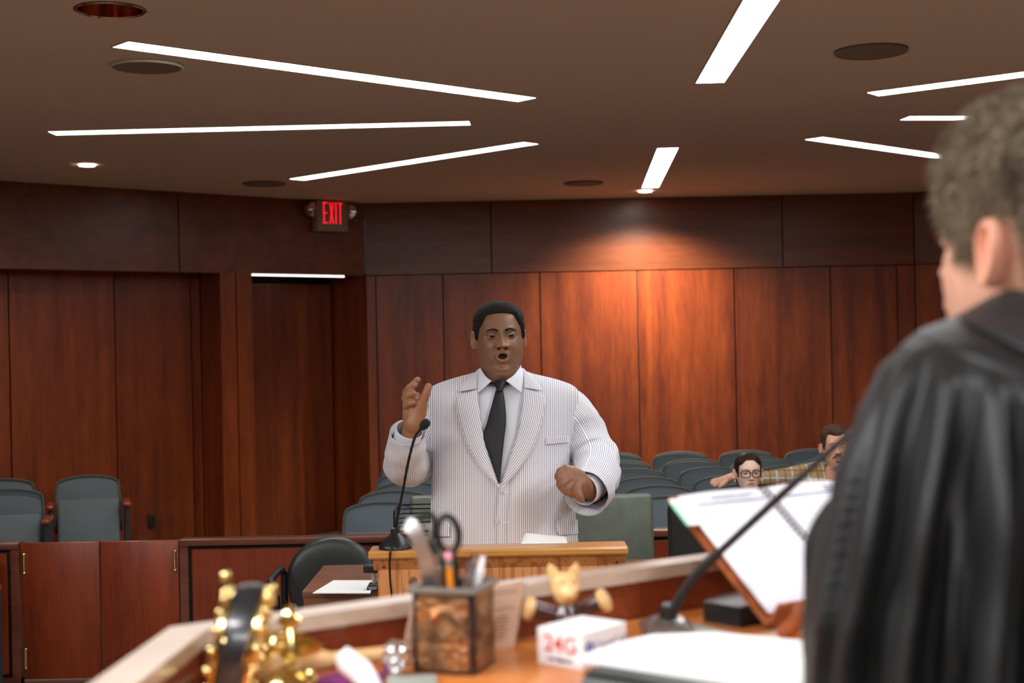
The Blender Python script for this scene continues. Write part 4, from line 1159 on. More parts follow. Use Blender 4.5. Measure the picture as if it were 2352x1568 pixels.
# ---- flat black case with a glass top near the parapet
c0 = on_desk(1640, 1425); 
T_ = [PZ(x, y, ZD + .03) for x, y in ((1615, 1381), (1700, 1395), (1790, 1378), (1700, 1350))]
t = thing('flat_black_case', 'flat black case with a glossy glass top under the open planner', 'case', shift(sum(T_, Vector()) / 4, ZD))
mb = MB(); mb.slab(T_, .0295); mb.build('case_body', M['black'], t, smooth=False)
cT = sum(T_, Vector()) / 4
mb = MB(); mb.slab([p + (cT - p) * .06 + Vector((0, 0, .0015)) for p in T_], .0015); mb.build('glass_top', M['chrome'], t, smooth=False)

# ---- binder with loose white pages
zb_ = ZD + .034
bp = [PZ(x, y, zb_) for x, y in ((1352, 1540), (1500, 1466), (1860, 1490), (1960, 1560), (1760, 1600))]
t = thing('black_binder', 'thick black binder lying under the loose white pages', 'binder', shift(sum(bp, Vector()) / 5, ZD))
mb = MB()
mb.slab(bp, .0335); mb.build('cover', M['blackleather'], t, smooth=False)
sp = [bp[0] + Vector((0, 0, -.017)), bp[4] + Vector((0, 0, -.017))]
mb = MB(); mb.tube(sp, .0168, 14); mb.build('spine', M['blackleather'], t)
pg = [(1315, 1511), (1420, 1474), (1500, 1456), (1640, 1451), (1845, 1470), (1960, 1498), (1980, 1560), (1760, 1580)]
zz = zb_ + .004
mb = MB(); mb.slab([PZ(x, y, zz + (.004 if k == 3 else 0)) for k, (x, y) in enumerate(pg)], .003)
tag(mb.build('loose_pages', M['paper'], smooth=False), 'large loose white pages fanned over the black binder beside the robe', 'paper')
mb = MB(); mb.slab([PZ(x, y, ZD + .004) for x, y in ((1550, 1420), (1680, 1452), (1700, 1475), (1540, 1470))], .0035)
tag(mb.build('grey_sheet', M['greypad'], smooth=False), 'small pale grey sheet on the desk behind the microphone base', 'paper')

# ---- open planner on a wooden book stand
TL = P(1556, 1142, 2.17); BL = P(1765, 1409, 2.0)
up = TL - BL
hx = Vector((.85, .527, 0)).normalized(); hx = (hx - up.normalized() * hx.dot(up.normalized())).normalized()
nnp = hx.cross(up).normalized(); 
if nnp.y > 0: nnp = -nnp
wp = .165
t = thing('book_stand', 'wooden book stand tilted behind the open planner', 'book stand', shift(BL, ZD))
a_ = BL - up * .035 - hx * .004 - nnp * .006; 
mb = MB(); face(mb, a_, a_ + hx * (2 * wp + .03), a_ + hx * (2 * wp + .03) + up * 1.075, a_ + up * 1.075, .01, -nnp); mb.build('back_board', M['stand'], t, smooth=False)
lip = [a_ + nnp * .004, a_ + hx * (2 * wp + .03) + nnp * .004]
mb = MB(); face(mb, a_ - up * .02, a_ + hx * .36 - up * .02, a_ + hx * .36 + nnp * .0, a_ + nnp * .0, .035, nnp); mb.build('lip', M['stand'], t, smooth=False)
fp = shift(a_ + hx * .07, ZD + .012)
mb = MB(); mb.tube([Vector(p) for p in spline([P(1800, 1452, 1.98), P(1822, 1436, 1.965), P(1838, 1412, 1.955), P(1850, 1396, 1.95)], 14)], [.013] * 15, 14); mb.build('scroll_foot', M['stand'], t)
mb = MB(); mb.tube([a_ + hx * .2 + up * .7 - nnp * .01, shift(a_ + hx * .2 + Vector((.0, .16, 0)), ZD + .004)], .007, 10); mb.build('prop_leg', M['stand'], t)
t = thing('open_planner', 'open spiral planner with white pages and a green tab on the book stand', 'planner', shift(BL, BL.z))
for side in (0, 1):
    def page(u, v):
        p = BL + hx * (side * (wp + .006) + u * wp) + up * v
        bow = .006 * math.sin(PI * u)
        return p + nnp * (.003 + bow * (1 if side else .6)), (u, v)
    mb = MB(); mb.grid(page, 14, 6); o = mb.build('page', M['paper2'], t, mods=[('SOLIDIFY', dict(thickness=.004, offset=-1 if nnp.y < 0 else 1))])
    mb = MB()
    A_ = BL + hx * (side * (wp + .006) + wp * .09) + up * .88 + nnp * .0095; B_ = A_ + hx * wp * .82
    face(mb, A_, B_, B_ + up * .008, A_ + up * .008, .0003, nnp); mb.build('ruled_line', M['inknavy'], o, smooth=False)
mb = MB()
for (pu, pv, ln) in ((.30, .925, .05), (.62, .925, .03), (1.72, .93, .045), (1.72, .905, .03), (.09, .80, .006), (.09, .77, .006), (.09, .74, .006)):
    A_ = BL + hx * (wp * pu) + up * pv + nnp * .0098
    face(mb, A_, A_ + hx * ln, A_ + hx * ln + up * .012, A_ + up * .012, .0003, nnp)
mb.build('faint_print', M['greytext'], t, smooth=False)['kind'] = 'stuff'
sp0 = BL + hx * (wp + .003)
for k in range(26):
    c_ = sp0 + up * (.02 + .96 * k / 25) + nnp * .004
    pts = [c_ + hx * .0065 * math.cos(a) + nnp * .0065 * math.sin(a) + up * .004 * a / PI for a in [2 * PI * j / 12 for j in range(13)]]
    mb = MB(); mb.tube(pts, .0011, 6); mb.build('spiral_ring', M['blackmetal'], t)
A_ = BL + up * .74 - hx * .022 + nnp * .002
mb = MB(); face(mb, A_, A_ + hx * .03, A_ + hx * .03 + up * .24, A_ + up * .24, .001, nnp); mb.build('index_tab', M['white'], t, smooth=False)
mb = MB(); face(mb, A_ - hx * .003 + nnp * .0003, A_ + hx * .003 + nnp * .0003, A_ + hx * .003 + up * .2, A_ - hx * .003 + up * .2, .001, nnp); mb.build('green_tab_edge', M['green'], t, smooth=False)

# ---- brass wheel ornament
dW = 1.62
zw = ZD; wc = P(546, 1488, dW); Rw = (P(562, 1342, dW).z - zw) / 2; wc.z = zw + Rw
yaw = 1.66    # disc almost edge on
ax = Vector((math.cos(yaw - PI / 2) , math.sin(yaw - PI / 2), 0)); fw = Vector((-ax.y, ax.x, 0))
lean = Vector((.18, 0, 1)).normalized()
t = thing('brass_wheel_ornament', 'upright black wheel with brass studded rims, a desk ornament at the left', 'ornament', shift(wc, zw))
def wheelpt(a, r, off): return wc + ax * off + fw * (r * math.cos(a)) + Vector((.22 * r * math.sin(a), 0, r * math.sin(a)))
mb = MB(); ns = 64
prof_w = [(.86, -.013), (1.0, -.013), (1.02, 0), (1.0, .013), (.86, .013)]
vs = []; fs = []
for k in range(ns):
    for r, o_ in prof_w: vs.append(wheelpt(2 * PI * k / ns, r * Rw, o_))
m = len(prof_w)
for k in range(ns):
    for j in range(m):
        a_i = k * m + j; b_i = k * m + (j + 1) % m; c_i = ((k + 1) % ns) * m
        fs.append((a_i, b_i, c_i + (j + 1) % m, c_i + j))
mb.add(vs, fs); mb.build('wheel', M['bristle'], t, ang=50)
for o_ in (-.019, .019):
    mb = MB(); mb.tube([wheelpt(2 * PI * k / 48, Rw * .9, o_) for k in range(49)], .0045, 8, cap=False); rr = mb.build('brass_rim', M['brass'], t)
    mb = MB()
    for k in range(20): mb.ball(wheelpt(2 * PI * (k + .3) / 20, Rw * .93, o_ * 1.28), .0055, 10, 6)
    mb.build('studs', M['brass'], rr)['kind'] = 'stuff'
mb = MB(); mb.lathe([(.02, -.024), (.026, -.016), (.026, .016), (.02, .024)], 20, Matrix.Translation(wc) @ ax.to_track_quat('Z', 'Y').to_matrix().to_4x4()); mb.build('hub', M['brass'], t)
for k in range(6):
    mb = MB(); mb.tube([wheelpt(PI * k / 3, .02, 0), wheelpt(PI * k / 3, Rw * .88, 0)], .004, 8); mb.build('spoke', M['brass'], t)
f0 = P(497, 1482, dW - .01); f1 = P(518, 1322, dW - .01)
T = Matrix.Translation(shift(f0, zw)); hh = f1.z - zw
mb = MB(); mb.tube([shift(f0, zw) + Vector((-.004, 0, 0)), f0, f1], [.005, .004, .003], 8)
for u, r in ((1, .0065), (.88, .0048), (.83, .0055), (.74, .005), (.68, .007), (.5, .0052), (.45, .006), (.38, .005)):
    mb.ball(shift(f0, zw).lerp(f1, u), r, 12, 8)
mb.build('finial_post', M['brass'], t)
mb = MB(); mb.box((0, 0, 0), (.07, .09, .012), bev=.004, M=Matrix.Translation(shift(wc, zw + .006)) @ Matrix.Rotation(yaw, 4, 'Z')); mb.build('base', M['brass'], t)

# ---- brass figure with a wing
dE = 1.70
eb = P(668, 1560, dE); eb.z = ZD
t = thing('brass_statuette', 'small polished brass winged statuette standing right of the black wheel', 'statuette', eb)
def zpx(py, d, px=668): return P(px, py, d).z
z1, z2, z3, z4, z5 = zpx(1546, dE), zpx(1510, dE), zpx(1470, dE), zpx(1430, dE), zpx(1392, dE)
mb = MB(); T = Matrix.Translation((eb.x, eb.y, 0))
mb.lathe([(.036, ZD), (.036, ZD + .006), (.03, ZD + .012), (.033, z1 - .008), (.026, z1 + .002), (.012, z1 + .008)], 28, T); mb.build('base', M['brass'], t)
mb = MB(); mb.lathe([(.0085, z1), (.0078, z2)], 16, T); mb.build('post', M['oldbrass'], t)
mb = MB(); mb.lathe([(.008, z2 - .004), (.016, z2 + .008), (.014, z3 - .004), (.010, z3 + .008), (.0075, z4 - .006), (.014, z4), (.015, z4 + .004), (.008, z4 + .010), (.010, z5 - .008), (.006, z5 - .001), (.001, z5 + .002)], 22, T); mb.build('figure', M['brass'], t)
w0 = P(672, 1462, dE); w1 = P(738, 1492, dE - .01)
for k in range(6):
    u = k / 5; st_ = w0.lerp(P(690, 1500, dE), u * .5); en = w1.lerp(P(700, 1506, dE - .01), u)
    mid = (st_ + en) / 2 + Vector((0, -.006, .004 * (1 - u)))
    mb = MB(); ribbon(mb, [Vector(p) for p in spline([st_, mid, en], 8)], .013, .003, Vector((0, -.4, 1))); mb.build('wing_feather', M['brass'], t)
mb = MB(); mb.tube([Vector(p) for p in spline([P(662, 1476, dE), P(642, 1482, dE - .01), P(618, 1496, dE - .01), P(602, 1494, dE - .01)], 14)], .005, 8)
mb.ball(P(643, 1460, dE - .01), .007, 12, 8); mb.ball(P(606, 1512, dE - .01), .008, 12, 8); mb.ball(P(638, 1485, dE - .012), .008, 12, 8); mb.build('arm', M['brass'], t)
# brass bell behind the wheel
be = P(606, 1490, 1.78); be.z = ZD
t = thing('brass_bell', 'brass bell standing between the black wheel and the winged statuette', 'bell', be)
mb = MB(); T = Matrix.Translation(be); zb2 = zpx(1438, 1.78, 606) - ZD
mb.lathe([(.03, 0), (.031, .005), (.026, .02), (.023, zb2 * .6), (.018, zb2 * .85), (.009, zb2 * .95), (.006, zb2)], 28, T); mb.build('bell_body', M['brass'], t)
mb = MB(); mb.ball(be + Vector((0, 0, zb2 + .004)), .006, 12, 8); mb.build('knob', M['brass'], t)
# gavel lying behind
g0 = P(575, 1535, 1.72); g1 = P(900, 1500, 1.80)
t = thing('wooden_gavel', 'pale wooden gavel with a silver banded end lying across small ornaments', 'gavel', g0.lerp(g1, .5))
d_ = (g1 - g0)
mb = MB(); mb.tube([Vector(p) for p in spline([g0, g0 + d_ * .2, g0 + d_ * .45, g0 + d_ * .8, g1], 24)], [.017] * 6 + [.013] * 8 + [.0095] * 11, 20); mb.build('handle', M['gavel'], t)
T = Matrix.Translation(g1) @ d_.to_track_quat('Z', 'Y').to_matrix().to_4x4()
mb = MB(); mb.lathe([(.010, -.01), (.013, 0), (.011, .004), (.016, .009), (.014, .016), (.006, .02)], 20, T); mb.build('silver_end', M['silverwrap'], t)
gb = shift(g1, ZD)
mb = MB(); mb.lathe([(.016, 0), (.014, .006), (.008, .012), (.008, g1.z - ZD - .012), (.011, g1.z - ZD - .008)], 20, Matrix.Translation(gb)); mb.build('rest_post', M['oldbrass'], t)
gb2 = shift(g0.lerp(g1, .1), ZD); zz_ = g0.lerp(g1, .1).z - ZD - .014
mb = MB(); mb.lathe([(.016, 0), (.012, .008), (.009, zz_)], 20, Matrix.Translation(gb2)); mb.build('rest_post', M['oldbrass'], t)
# crumpled silver foil
fc = P(903, 1502, 1.77)
def crum(u, v):
    a = 2 * PI * u; b_ = -PI / 2 + PI * v; p = Vector((math.cos(b_) * math.cos(a), math.cos(b_) * math.sin(a), math.sin(b_)))
    k = 1 + .35 * mnoise.noise(p * 2.2 + Vector((4, 1, 7))) + .18 * mnoise.noise(p * 6)
    hgt = (fc.z + .018 - ZD) / 2
    return Vector((fc.x, fc.y, ZD + hgt)) + Vector((p.x * .013 * k, p.y * .013 * k, p.z * hgt * (1 + .1 * mnoise.noise(p * 3)))), (u, v)
mb = MB(); mb.grid(crum, 30, 30); tag(mb.build('foil_wrapper', M['silverwrap'], ang=15), 'crumpled silver foil piece standing beside the gavel end', 'foil')
# white feather
def feather(u, v):
    s_ = v; c_ = spline([P(783, 1494, 1.69), P(800, 1520, 1.68), P(830, 1545, 1.67), P(868, 1600, 1.65)], 40)[int(s_ * 40)]
    w_ = .012 * (.35 + math.sin(PI * min(1, s_ * .75 + .12))) * 1.0
    return Vector(c_) + Vector(((u - .5) * 2 * w_ * .8, -.006 * (1 - (2 * u - 1) ** 2), (u - .5) * 2 * w_ * .55)), (u, v)
mb = MB(); mb.grid(feather, 8, 40); tag(mb.build('white_feather', M['white'], ang=180, mods=[('SOLIDIFY', dict(thickness=.0015))]), 'white feather quill leaning up before the gavel handle', 'feather')
# purple cloth
pc = P(800, 1548, 1.75)
def cloth(u, v):
    x = (u - .5) * .085; y = (v - .5) * .06
    h = .012 * (1 - (2 * u - 1) ** 2) * (1 - (2 * v - 1) ** 2) + .008 * mnoise.noise((x * 40, y * 40, 1)) + .004 * mnoise.noise((x * 90, y * 90, 3))
    return Vector((pc.x + x, pc.y + y, ZD + .006 + max(h, -.004))), (u, v)
mb = MB(); mb.grid(cloth, 40, 30); tag(mb.build('purple_cloth', M['purple'], ang=180, mods=[('SOLIDIFY', dict(thickness=.002))]), 'crumpled magenta cloth under the white feather', 'cloth')
mb = MB(); mb.slab([PZ(x, y, ZD + .008) for x, y in ((893, 1552), (1000, 1547), (1020, 1640), (880, 1660))], .0078)
tag(mb.build('grey_notepad', M['greypad'], smooth=False), 'grey notepad corner at the foot of the bronze pencil cup', 'notepad')
# ================================================================ PEOPLE
def sm(e0, e1, x):
    t = min(1, max(0, (x - e0) / (e1 - e0))); return t * t * (3 - 2 * t)
def gs(x, s): return math.exp(-(x / s) ** 2)
HEAD_FULL = [  # z, half width, front, back   (round, heavy face)
    (-.30, .066, .050, .072), (-.22, .066, .054, .070), (-.175, .066, .060, .066), (-.155, .060, .068, .066), (-.143, .056, .078, .068), (-.132, .0545, .085, .070), (-.120, .0575, .090, .072), (-.105, .0635, .0935, .078),
    (-.085, .0705, .095, .086), (-.06, .0755, .096, .094), (-.03, .0775, .096, .100), (0, .0765, .095, .103), (.02, .0765, .096, .103), (.04, .0755, .092, .100), (.065, .069, .079, .088), (.082, .057, .060, .070), (.094, .038, .040, .046), (.1, .020, .020, .024), (.102, .002, .002, .002)]
HEAD_SLIM = [
    (-.30, .056, .040, .066), (-.20, .055, .042, .066), (-.15, .054, .044, .066), (-.132, .050, .056, .066), (-.122, .042, .078, .066), (-.112, .041, .086, .068), (-.10, .046, .090, .072),
    (-.08, .056, .091, .082), (-.055, .063, .092, .094), (-.03, .067, .092, .102), (0, .0705, .091, .106), (.02, .073, .093, .107), (.04, .0735, .090, .104), (.065, .068, .079, .094), (.085, .056, .061, .076), (.1, .038, .042, .052), (.108, .020, .020, .028), (.111, .002, .002, .002)]
def head_surface(tab, p):
    """returns fn(phi, z) -> (point, masks); phi 0 = straight ahead (-y)"""
    mz = p.get('mouth_z', -.064); mo = p.get('mouth_open', 0); ex = p.get('eye_x', .031); nz = p.get('nose_z', -.034); nw = p.get('nose_w', 1.0); mw = p.get('mouth_w', .023)
    ez = p.get('eye_z', 0)
    def fn(phi, z):
        w_, f, b_ = lerp_table(tab, z)
        s_, c = math.sin(phi), math.cos(phi)
        n = 2.25
        k = (abs(s_) ** n + abs(c) ** n) ** (-1 / n)
        x = w_ * k * s_; y = -f * k * c if c > 0 else -b_ * k * c
        r = g = bl = 0
        if c > 0:
            fr = sm(0, .45, c); out = 0
            # brow, sockets, cheeks, muzzle, chin
            for s in (-1, 1):
                dx = x - s * ex
                out += .0050 * gs(dx, .021) * gs(z - ez - .021, .0085)
                out -= .0105 * gs(dx, .0165) * gs(z - ez + .001, .0115)
                out -= .004 * gs(x - s * .013, .008) * gs(z - ez - .002, .012)
                out += p.get('cheek', .005) * gs(x - s * .046, .022) * gs(z + .038, .024)
                out -= .0022 * gs(x - s * .033, .006) * gs(z + .056, .016)
            out += .007 * gs(x, .030) * gs(z - mz, .022)
            out += .0045 * gs(x, .020) * gs(z - p.get('chin_z', -.108), .013)
            out -= .004 * gs(x, .026) * gs(z - mz + .028, .008)
            # nose
            t = (ez + .012 - z) / (ez + .012 - nz)
            if -0.2 < t < 1.25:
                tt = min(1, max(0, t))
                out += (.004 + .014 * tt) * gs(x, (.0075 + .005 * tt) * nw) * sm(-.2, .15, t) * (1 - sm(1.02, 1.25, t))
            out += .0115 * gs(x, .0115 * nw) * gs(z - nz - .001, .0085)
            for s in (-1, 1):
                out += .0105 * gs(x - s * .0145 * nw, .0066) * gs(z - nz + .001, .0066)
                nd = gs(x - s * .0085 * nw, .0042) * gs(z - nz + .0085, .0034)
                out -= .007 * nd; g = max(g, min(1, nd * 1.3))
            bl = .3 * gs(x, .016) * gs(z - nz - .004, .016)
            # mouth
            ow, oh = mw * (.70 if mo else .95), .0072 * mo + .0006
            zz = z - mz
            lw, lh = mw, .0108 * mo + .0085
            rho = math.hypot(x / lw, zz / lh)
            rin = math.hypot(x / (ow), (zz + .001 * mo) / (oh))
            lip = sm(1.12, .95, rho)
            out += .0055 * math.exp(-((rho - .80) / .28) ** 2) * (1.15 if zz < 0 else 1)
            out -= .0012 * math.exp(-((rho - 1.25) / .18) ** 2)
            if mo:
                ins = sm(1.15, .75, rin); out -= .022 * ins; g = max(g, sm(1.02, .85, rin))
            else:
                ins = gs(zz - .0006 * math.cos(x / mw * 3), .0013) * sm(1.05, .8, abs(x) / mw); out -= .003 * ins; g = max(g, .75 * ins)
            r = lip * ((.9 if zz < 0 else .12) if mo else 1)
            for q in p.get('extra', ()):
                out += q(x, z)
            rad = math.hypot(x, y)
            y -= out * fr
        return Vector((x, y, z)), (r, g, bl)
    return fn
def head_add(mb, fn, tab, T, nu=150, nv=190, zlo=-.24, lids=None, ears=True, ear=(.0, -.012), earw=.077):
    ztop = tab[-1][0]
    vs = []; cs = []; fs = []
    for j in range(nv + 1):
        z = zlo + (ztop - zlo) * j / nv
        # finer around the face is given by many rows; fine enough near the top by easing
        for i in range(nu):
            s_ = -PI + 2 * PI * i / nu
            phi = s_ - .38 * math.sin(s_) * 1.0
            p, m = fn(phi, z); vs.append(T @ p); cs.append(m)
    for j in range(nv):
        for i in range(nu):
            a = j * nu + i; b = j * nu + (i + 1) % nu; fs.append((a, b, b + nu, a + nu))
    fs.append(tuple(range(nu - 1, -1, -1))); fs.append(tuple(range(nv * nu, (nv + 1) * nu)))
    mb.add(vs, fs, colr=cs)
    if ears:
        for s in (-1, 1):
            vs = []; fs = []; na, nb = 28, 12
            for j in range(nb + 1):
                rr = j / nb
                for i in range(na):
                    a = 2 * PI * i / na
                    ez = .031 * math.sin(a) * (1 + .1 * math.sin(a)); ey = .0175 * math.cos(a) * (.78 + .28 * math.sin(a))
                    h = .004 + .010 * math.exp(-((rr - .86) / .17) ** 2) - .003 * math.exp(-(rr / .35) ** 2) - (.013 if rr > .98 else 0)
                    # ear flares outward toward its back edge
                    vs.append(T @ Vector((s * (earw + h * .9 + .012 * (ey * rr + .0175) / .035), ear[0] + ey * rr + .006, ear[1] + ez * rr))); 
            for j in range(nb):
                for i in range(na):
                    a = j * na + i; b = j * na + (i + 1) % na; fs.append((a, b, b + na, a + na))
            # back of the ear closes to the head
            base = len(vs)
            for i in range(na):
                a = 2 * PI * i / na
                vs.append(T @ Vector((s * (earw - .012), ear[0] + .0125 * math.cos(a) + .002, ear[1] + .024 * math.sin(a))))
            for i in range(na):
                a = nb * na + i; b = nb * na + (i + 1) % na; fs.append((a, b, base + (i + 1) % na, base + i))
            mb.add(vs, fs, colr=[(0, 0, .25)] * len(vs))
    if lids:
        R, cx_, cy_, cz_, up, lo, wz = lids
        for s in (-1, 1):
            for (e0, e1) in ((up, 85), (lo, -85)):
                vs = []; fs = []; na, nb = 24, 8
                for j in range(nb + 1):
                    for i in range(na + 1):
                        az = math.radians(-88 + 176 * i / na)
                        arch_ = math.cos(az) ** .8 if math.cos(az) > 0 else 0
                        e_in = math.radians(e0) * arch_ + math.radians(-3 * s * math.sin(az))
                        el = e_in + (math.radians(e1) - e_in) * j / nb
                        rr = R + .0010 - (.0007 if j == 0 else 0)
                        vs.append(T @ Vector((s * cx_ + rr * 1.12 * math.cos(el) * math.sin(az), cy_ - rr * math.cos(el) * math.cos(az), cz_ + rr * math.sin(el))))
                for j in range(nb):
                    for i in range(na):
                        a = j * (na + 1) + i; fs.append((a, a + 1, a + na + 2, a + na + 1))
                mb.add(vs, fs, colr=[(0, .75 if (k_ < na + 1 and e0 == up) else .3 if k_ < na + 1 else 0, 0) for k_ in range(len(vs))])
def eyes(parent, T, lids, mat, look=(0, 0)):
    R, cx_, cy_, cz_, up, lo, wz = lids
    for s in (-1, 1):
        mb = MB(); vs = []; cs = []; fs = []; nu, nv = 28, 28
        for j in range(nv + 1):
            th = PI * j / nv
            for i in range(nu):
                a = 2 * PI * i / nu
                d = Vector((math.sin(th) * math.cos(a), -math.cos(th), math.sin(th) * math.sin(a)))
                if j > nv * .6: d = d
                vs.append(d * R)
                deg = math.degrees(th); cs.append((1 if deg < 34 else 0, 1 if deg < 15 else 0, 0))
        for j in range(nv):
            for i in range(nu):
                a = j * nu + i; b = j * nu + (i + 1) % nu; fs.append((a, b, b + nu, a + nu))
        E = Euler((look[1], 0, look[0])).to_matrix()
        vs = [T @ (Vector((s * cx_, cy_, cz_)) + E @ v) for v in vs]
        mb.add(vs, fs, colr=cs); mb.build('eye', mat, parent, ang=180)
def hair_cap(parent, T, fn, tab, mask, thick, mat, name='hair', rough=.002, freq=120, nu=120, nv=110, zlo=-.12, ztop=None, mods=()):
    """shell over the skull where mask(phi, z) > 0; mask value scales the thickness"""
    ztop = tab[-1][0]; idx = {}; mb = MB(); vs = []; fs = []; inner = []
    P_ = {}
    for j in range(nv + 1):
        z = zlo + (ztop - .0005 - zlo) * j / nv
        for i in range(nu):
            phi = -PI + 2 * PI * i / nu
            P_[i, j] = (phi, z, mask(phi, z))
    def vert(i, j):
        i %= nu
        if (i, j) in idx: return idx[i, j]
        phi, z, m = P_[i, j]
        p, _ = fn(phi, z)
        c = Vector((0, .005, .0)); dirn = (p - c).normalized()
        if z > .05: dirn = Vector((p.x * 3, p.y * 3, (z - .02) * 2.2)).normalized()
        t = thick(phi, z) * min(1, max(0, m)) ** .5
        nn_ = mnoise.noise(p * freq) * rough + mnoise.noise(p * freq * 2.3) * rough * .6
        q = p + dirn * (t + nn_ * min(1, max(0, m)) - (.0025 if m <= 0 else -.0005))
        idx[i, j] = len(vs); vs.append(T @ q); return idx[i, j]
    for j in range(nv):
        for i in range(nu):
            ms = [P_[(i + a) % nu, j + b][2] for a, b in ((0, 0), (1, 0), (1, 1), (0, 1))]
            if max(ms) > 0:
                fs.append((vert(i, j), vert(i + 1, j), vert(i + 1, j + 1), vert(i, j + 1)))
    top = [vert(i, nv) for i in range(nu)]; fs.append(tuple(top))
    mb.add(vs, fs)
    return mb.build(name, mat, parent, ang=180, mods=mods)
def strands(capobj, mat, parent, count, length, width, comb, name='hair_strands', jitter=.35, seed=3):
    """short tapering hairs growing from the cap's faces"""
    rnd = random.Random(seed); me = capobj.data; L = capobj.location
    polys = [p for p in me.polygons if p.area > 0]; cum = []; s_ = 0
    for p in polys: s_ += p.area; cum.append(s_)
    import bisect
    vs = []; fs = []
    for _ in range(count):
        p = polys[min(bisect.bisect(cum, rnd.random() * s_), len(polys) - 1)]
        idx = p.vertices; a, b, c = (me.vertices[idx[k]].co for k in (0, 1, 2))
        u, v = rnd.random(), rnd.random()
        if u + v > 1: u, v = 1 - u, 1 - v
        q = a + (b - a) * u + (c - a) * v; n = p.normal
        cb = comb(q, n)
        d = (n * .75 + cb + Vector((rnd.uniform(-1, 1), rnd.uniform(-1, 1), rnd.uniform(-1, 1))) * jitter).normalized()
        ln = length * rnd.uniform(.5, 1.15); sd = d.cross(Vector((rnd.uniform(-1, 1), rnd.uniform(-1, 1), rnd.uniform(-1, 1)))).normalized() * width
        m_ = q + d * ln * .55; e = q + (d + cb * .5).normalized() * ln
        i = len(vs); vs += [q - sd, q + sd, m_ + sd * .7, m_ - sd * .7, e]
        fs += [(i, i + 1, i + 2, i + 3), (i + 3, i + 2, i + 4)]
    mb = MB(); mb.add(vs, fs); o = mb.build(name, mat, parent, smooth=False); o['kind'] = 'stuff'; o.location = Vector((0, 0, 0)) - parent.location + L * 0
    return o
def strip_on(fn, T, pts, wd, off, mb, n=24):
    """ribbon lying on a head surface along (x,z) points - brows, moustache"""
    def find(x, z):
        lo, hi = -1.3, 1.3
        for _ in range(24):
            mid = (lo + hi) / 2
            if fn(mid, z)[0].x < x: lo = mid
            else: hi = mid
        return fn((lo + hi) / 2, z)[0]
    c = spline(pts, n); vs = []; fs = []
    for i, (x, z) in enumerate(c):
        u = i / n; h = wd(u)
        for k, dz in enumerate((-h, -h * .5, 0, h * .5, h)):
            q = find(x, z + dz); vs.append(T @ (q + Vector((0, -(off * (1 - (k - 2) ** 2 / 4.5) + .0006), 0))))
    for i in range(n):
        for k in range(4):
            a = i * 5 + k; fs.append((a, a + 1, a + 6, a + 5))
    mb.add(vs, fs)

def hand_mesh(chains, voxel=.0032, it=4):
    mb = MB()
    for ch in chains: capsules(mb, [(Vector(p), r) for p, r in ch], 14)
    return remeshed(mb, voxel, it)

# ---------------------------------------------------------------- the speaker
DM = 4.85                           # distance of the torso's middle
KX = 1.0
TOR = [  # py, left px, right px, front depth, back depth
    (836, 1103, 1197, .060, .075), (848, 1097, 1204, .066, .080), (857, 1082, 1222, .074, .092), (864, 1056, 1252, .082, .104), (873, 1026, 1286, .092, .120), (885, 996, 1316, .105, .135), (900, 981, 1329, .118, .145), (930, 977, 1332, .138, .155),
    (980, 980, 1324, .162, .165), (1030, 988, 1313, .180, .165), (1100, 991, 1309, .198, .165), (1170, 989, 1320, .206, .165), (1250, 986, 1329, .206, .17), (1330, 984, 1332, .195, .17), (1400, 984, 1332, .18, .165)]
def tor(py): return lerp_table(TOR, py)
def surf(px, py, off=0.0):
    """point on the jacket's front under pixel-like coordinates (px,py), lifted by off"""
    L, R, f, b = tor(py)
    c = (L + R) / 2; a = (R - L) / 2
    u = max(-1, min(1, (px - c) / a)); n = 2.5
    d = f * (1 - abs(u) ** n) ** (1 / n)
    # outward offset mostly towards the viewer
    return P(px, py, DM - d - off * 1.0)
def UVm(px, py): return ((px - 1150) * 4.85 / F, (py - 1000) * 4.85 / F)
VL = [(1098, 848), (1097, 905), (1110, 1000), (1128, 1062), (1148, 1114)]
VR = [(1203, 846), (1201, 900), (1190, 985), (1170, 1055), (1150, 1114)]
def curve_x(cv, y):
    if y <= cv[0][1]: return cv[0][0]
    for a, b in zip(cv[:-1], cv[1:]):
        if y <= b[1]: return a[0] + (b[0] - a[0]) * (y - a[1]) / (b[1] - a[1])
    return cv[-1][0]
pcx = P(1150, 1000, DM)
person = MB()
# head
HM = P(1146, 772, DM - .045)
Th = Matrix.Translation(HM + Vector((0, 0.02, 0))) @ Matrix.Rotation(.10, 4, 'Z') @ Matrix.Rotation(math.radians(-1), 4, 'X') @ Matrix.Rotation(-.02, 4, 'Y') @ Matrix.Scale(1.03, 4)
pm = dict(mouth_z=-.0665, mouth_open=1.1, eye_x=.0305, nose_z=-.0335, nose_w=1.3, mouth_w=.0215, chin_z=-.112, cheek=.007,
          extra=(lambda x, z: .006 * gs(x, .03) * gs(z + .128, .014), lambda x, z: -.0025 * gs(x, .03) * gs(z + .119, .005)))
fm = head_surface(HEAD_FULL, pm)
lm = (.0146, .0310, -.0770, .0, 9, -20, 0)
head_add(person, fm, HEAD_FULL, Th, lids=lm, earw=.0715, nu=180, nv=240)
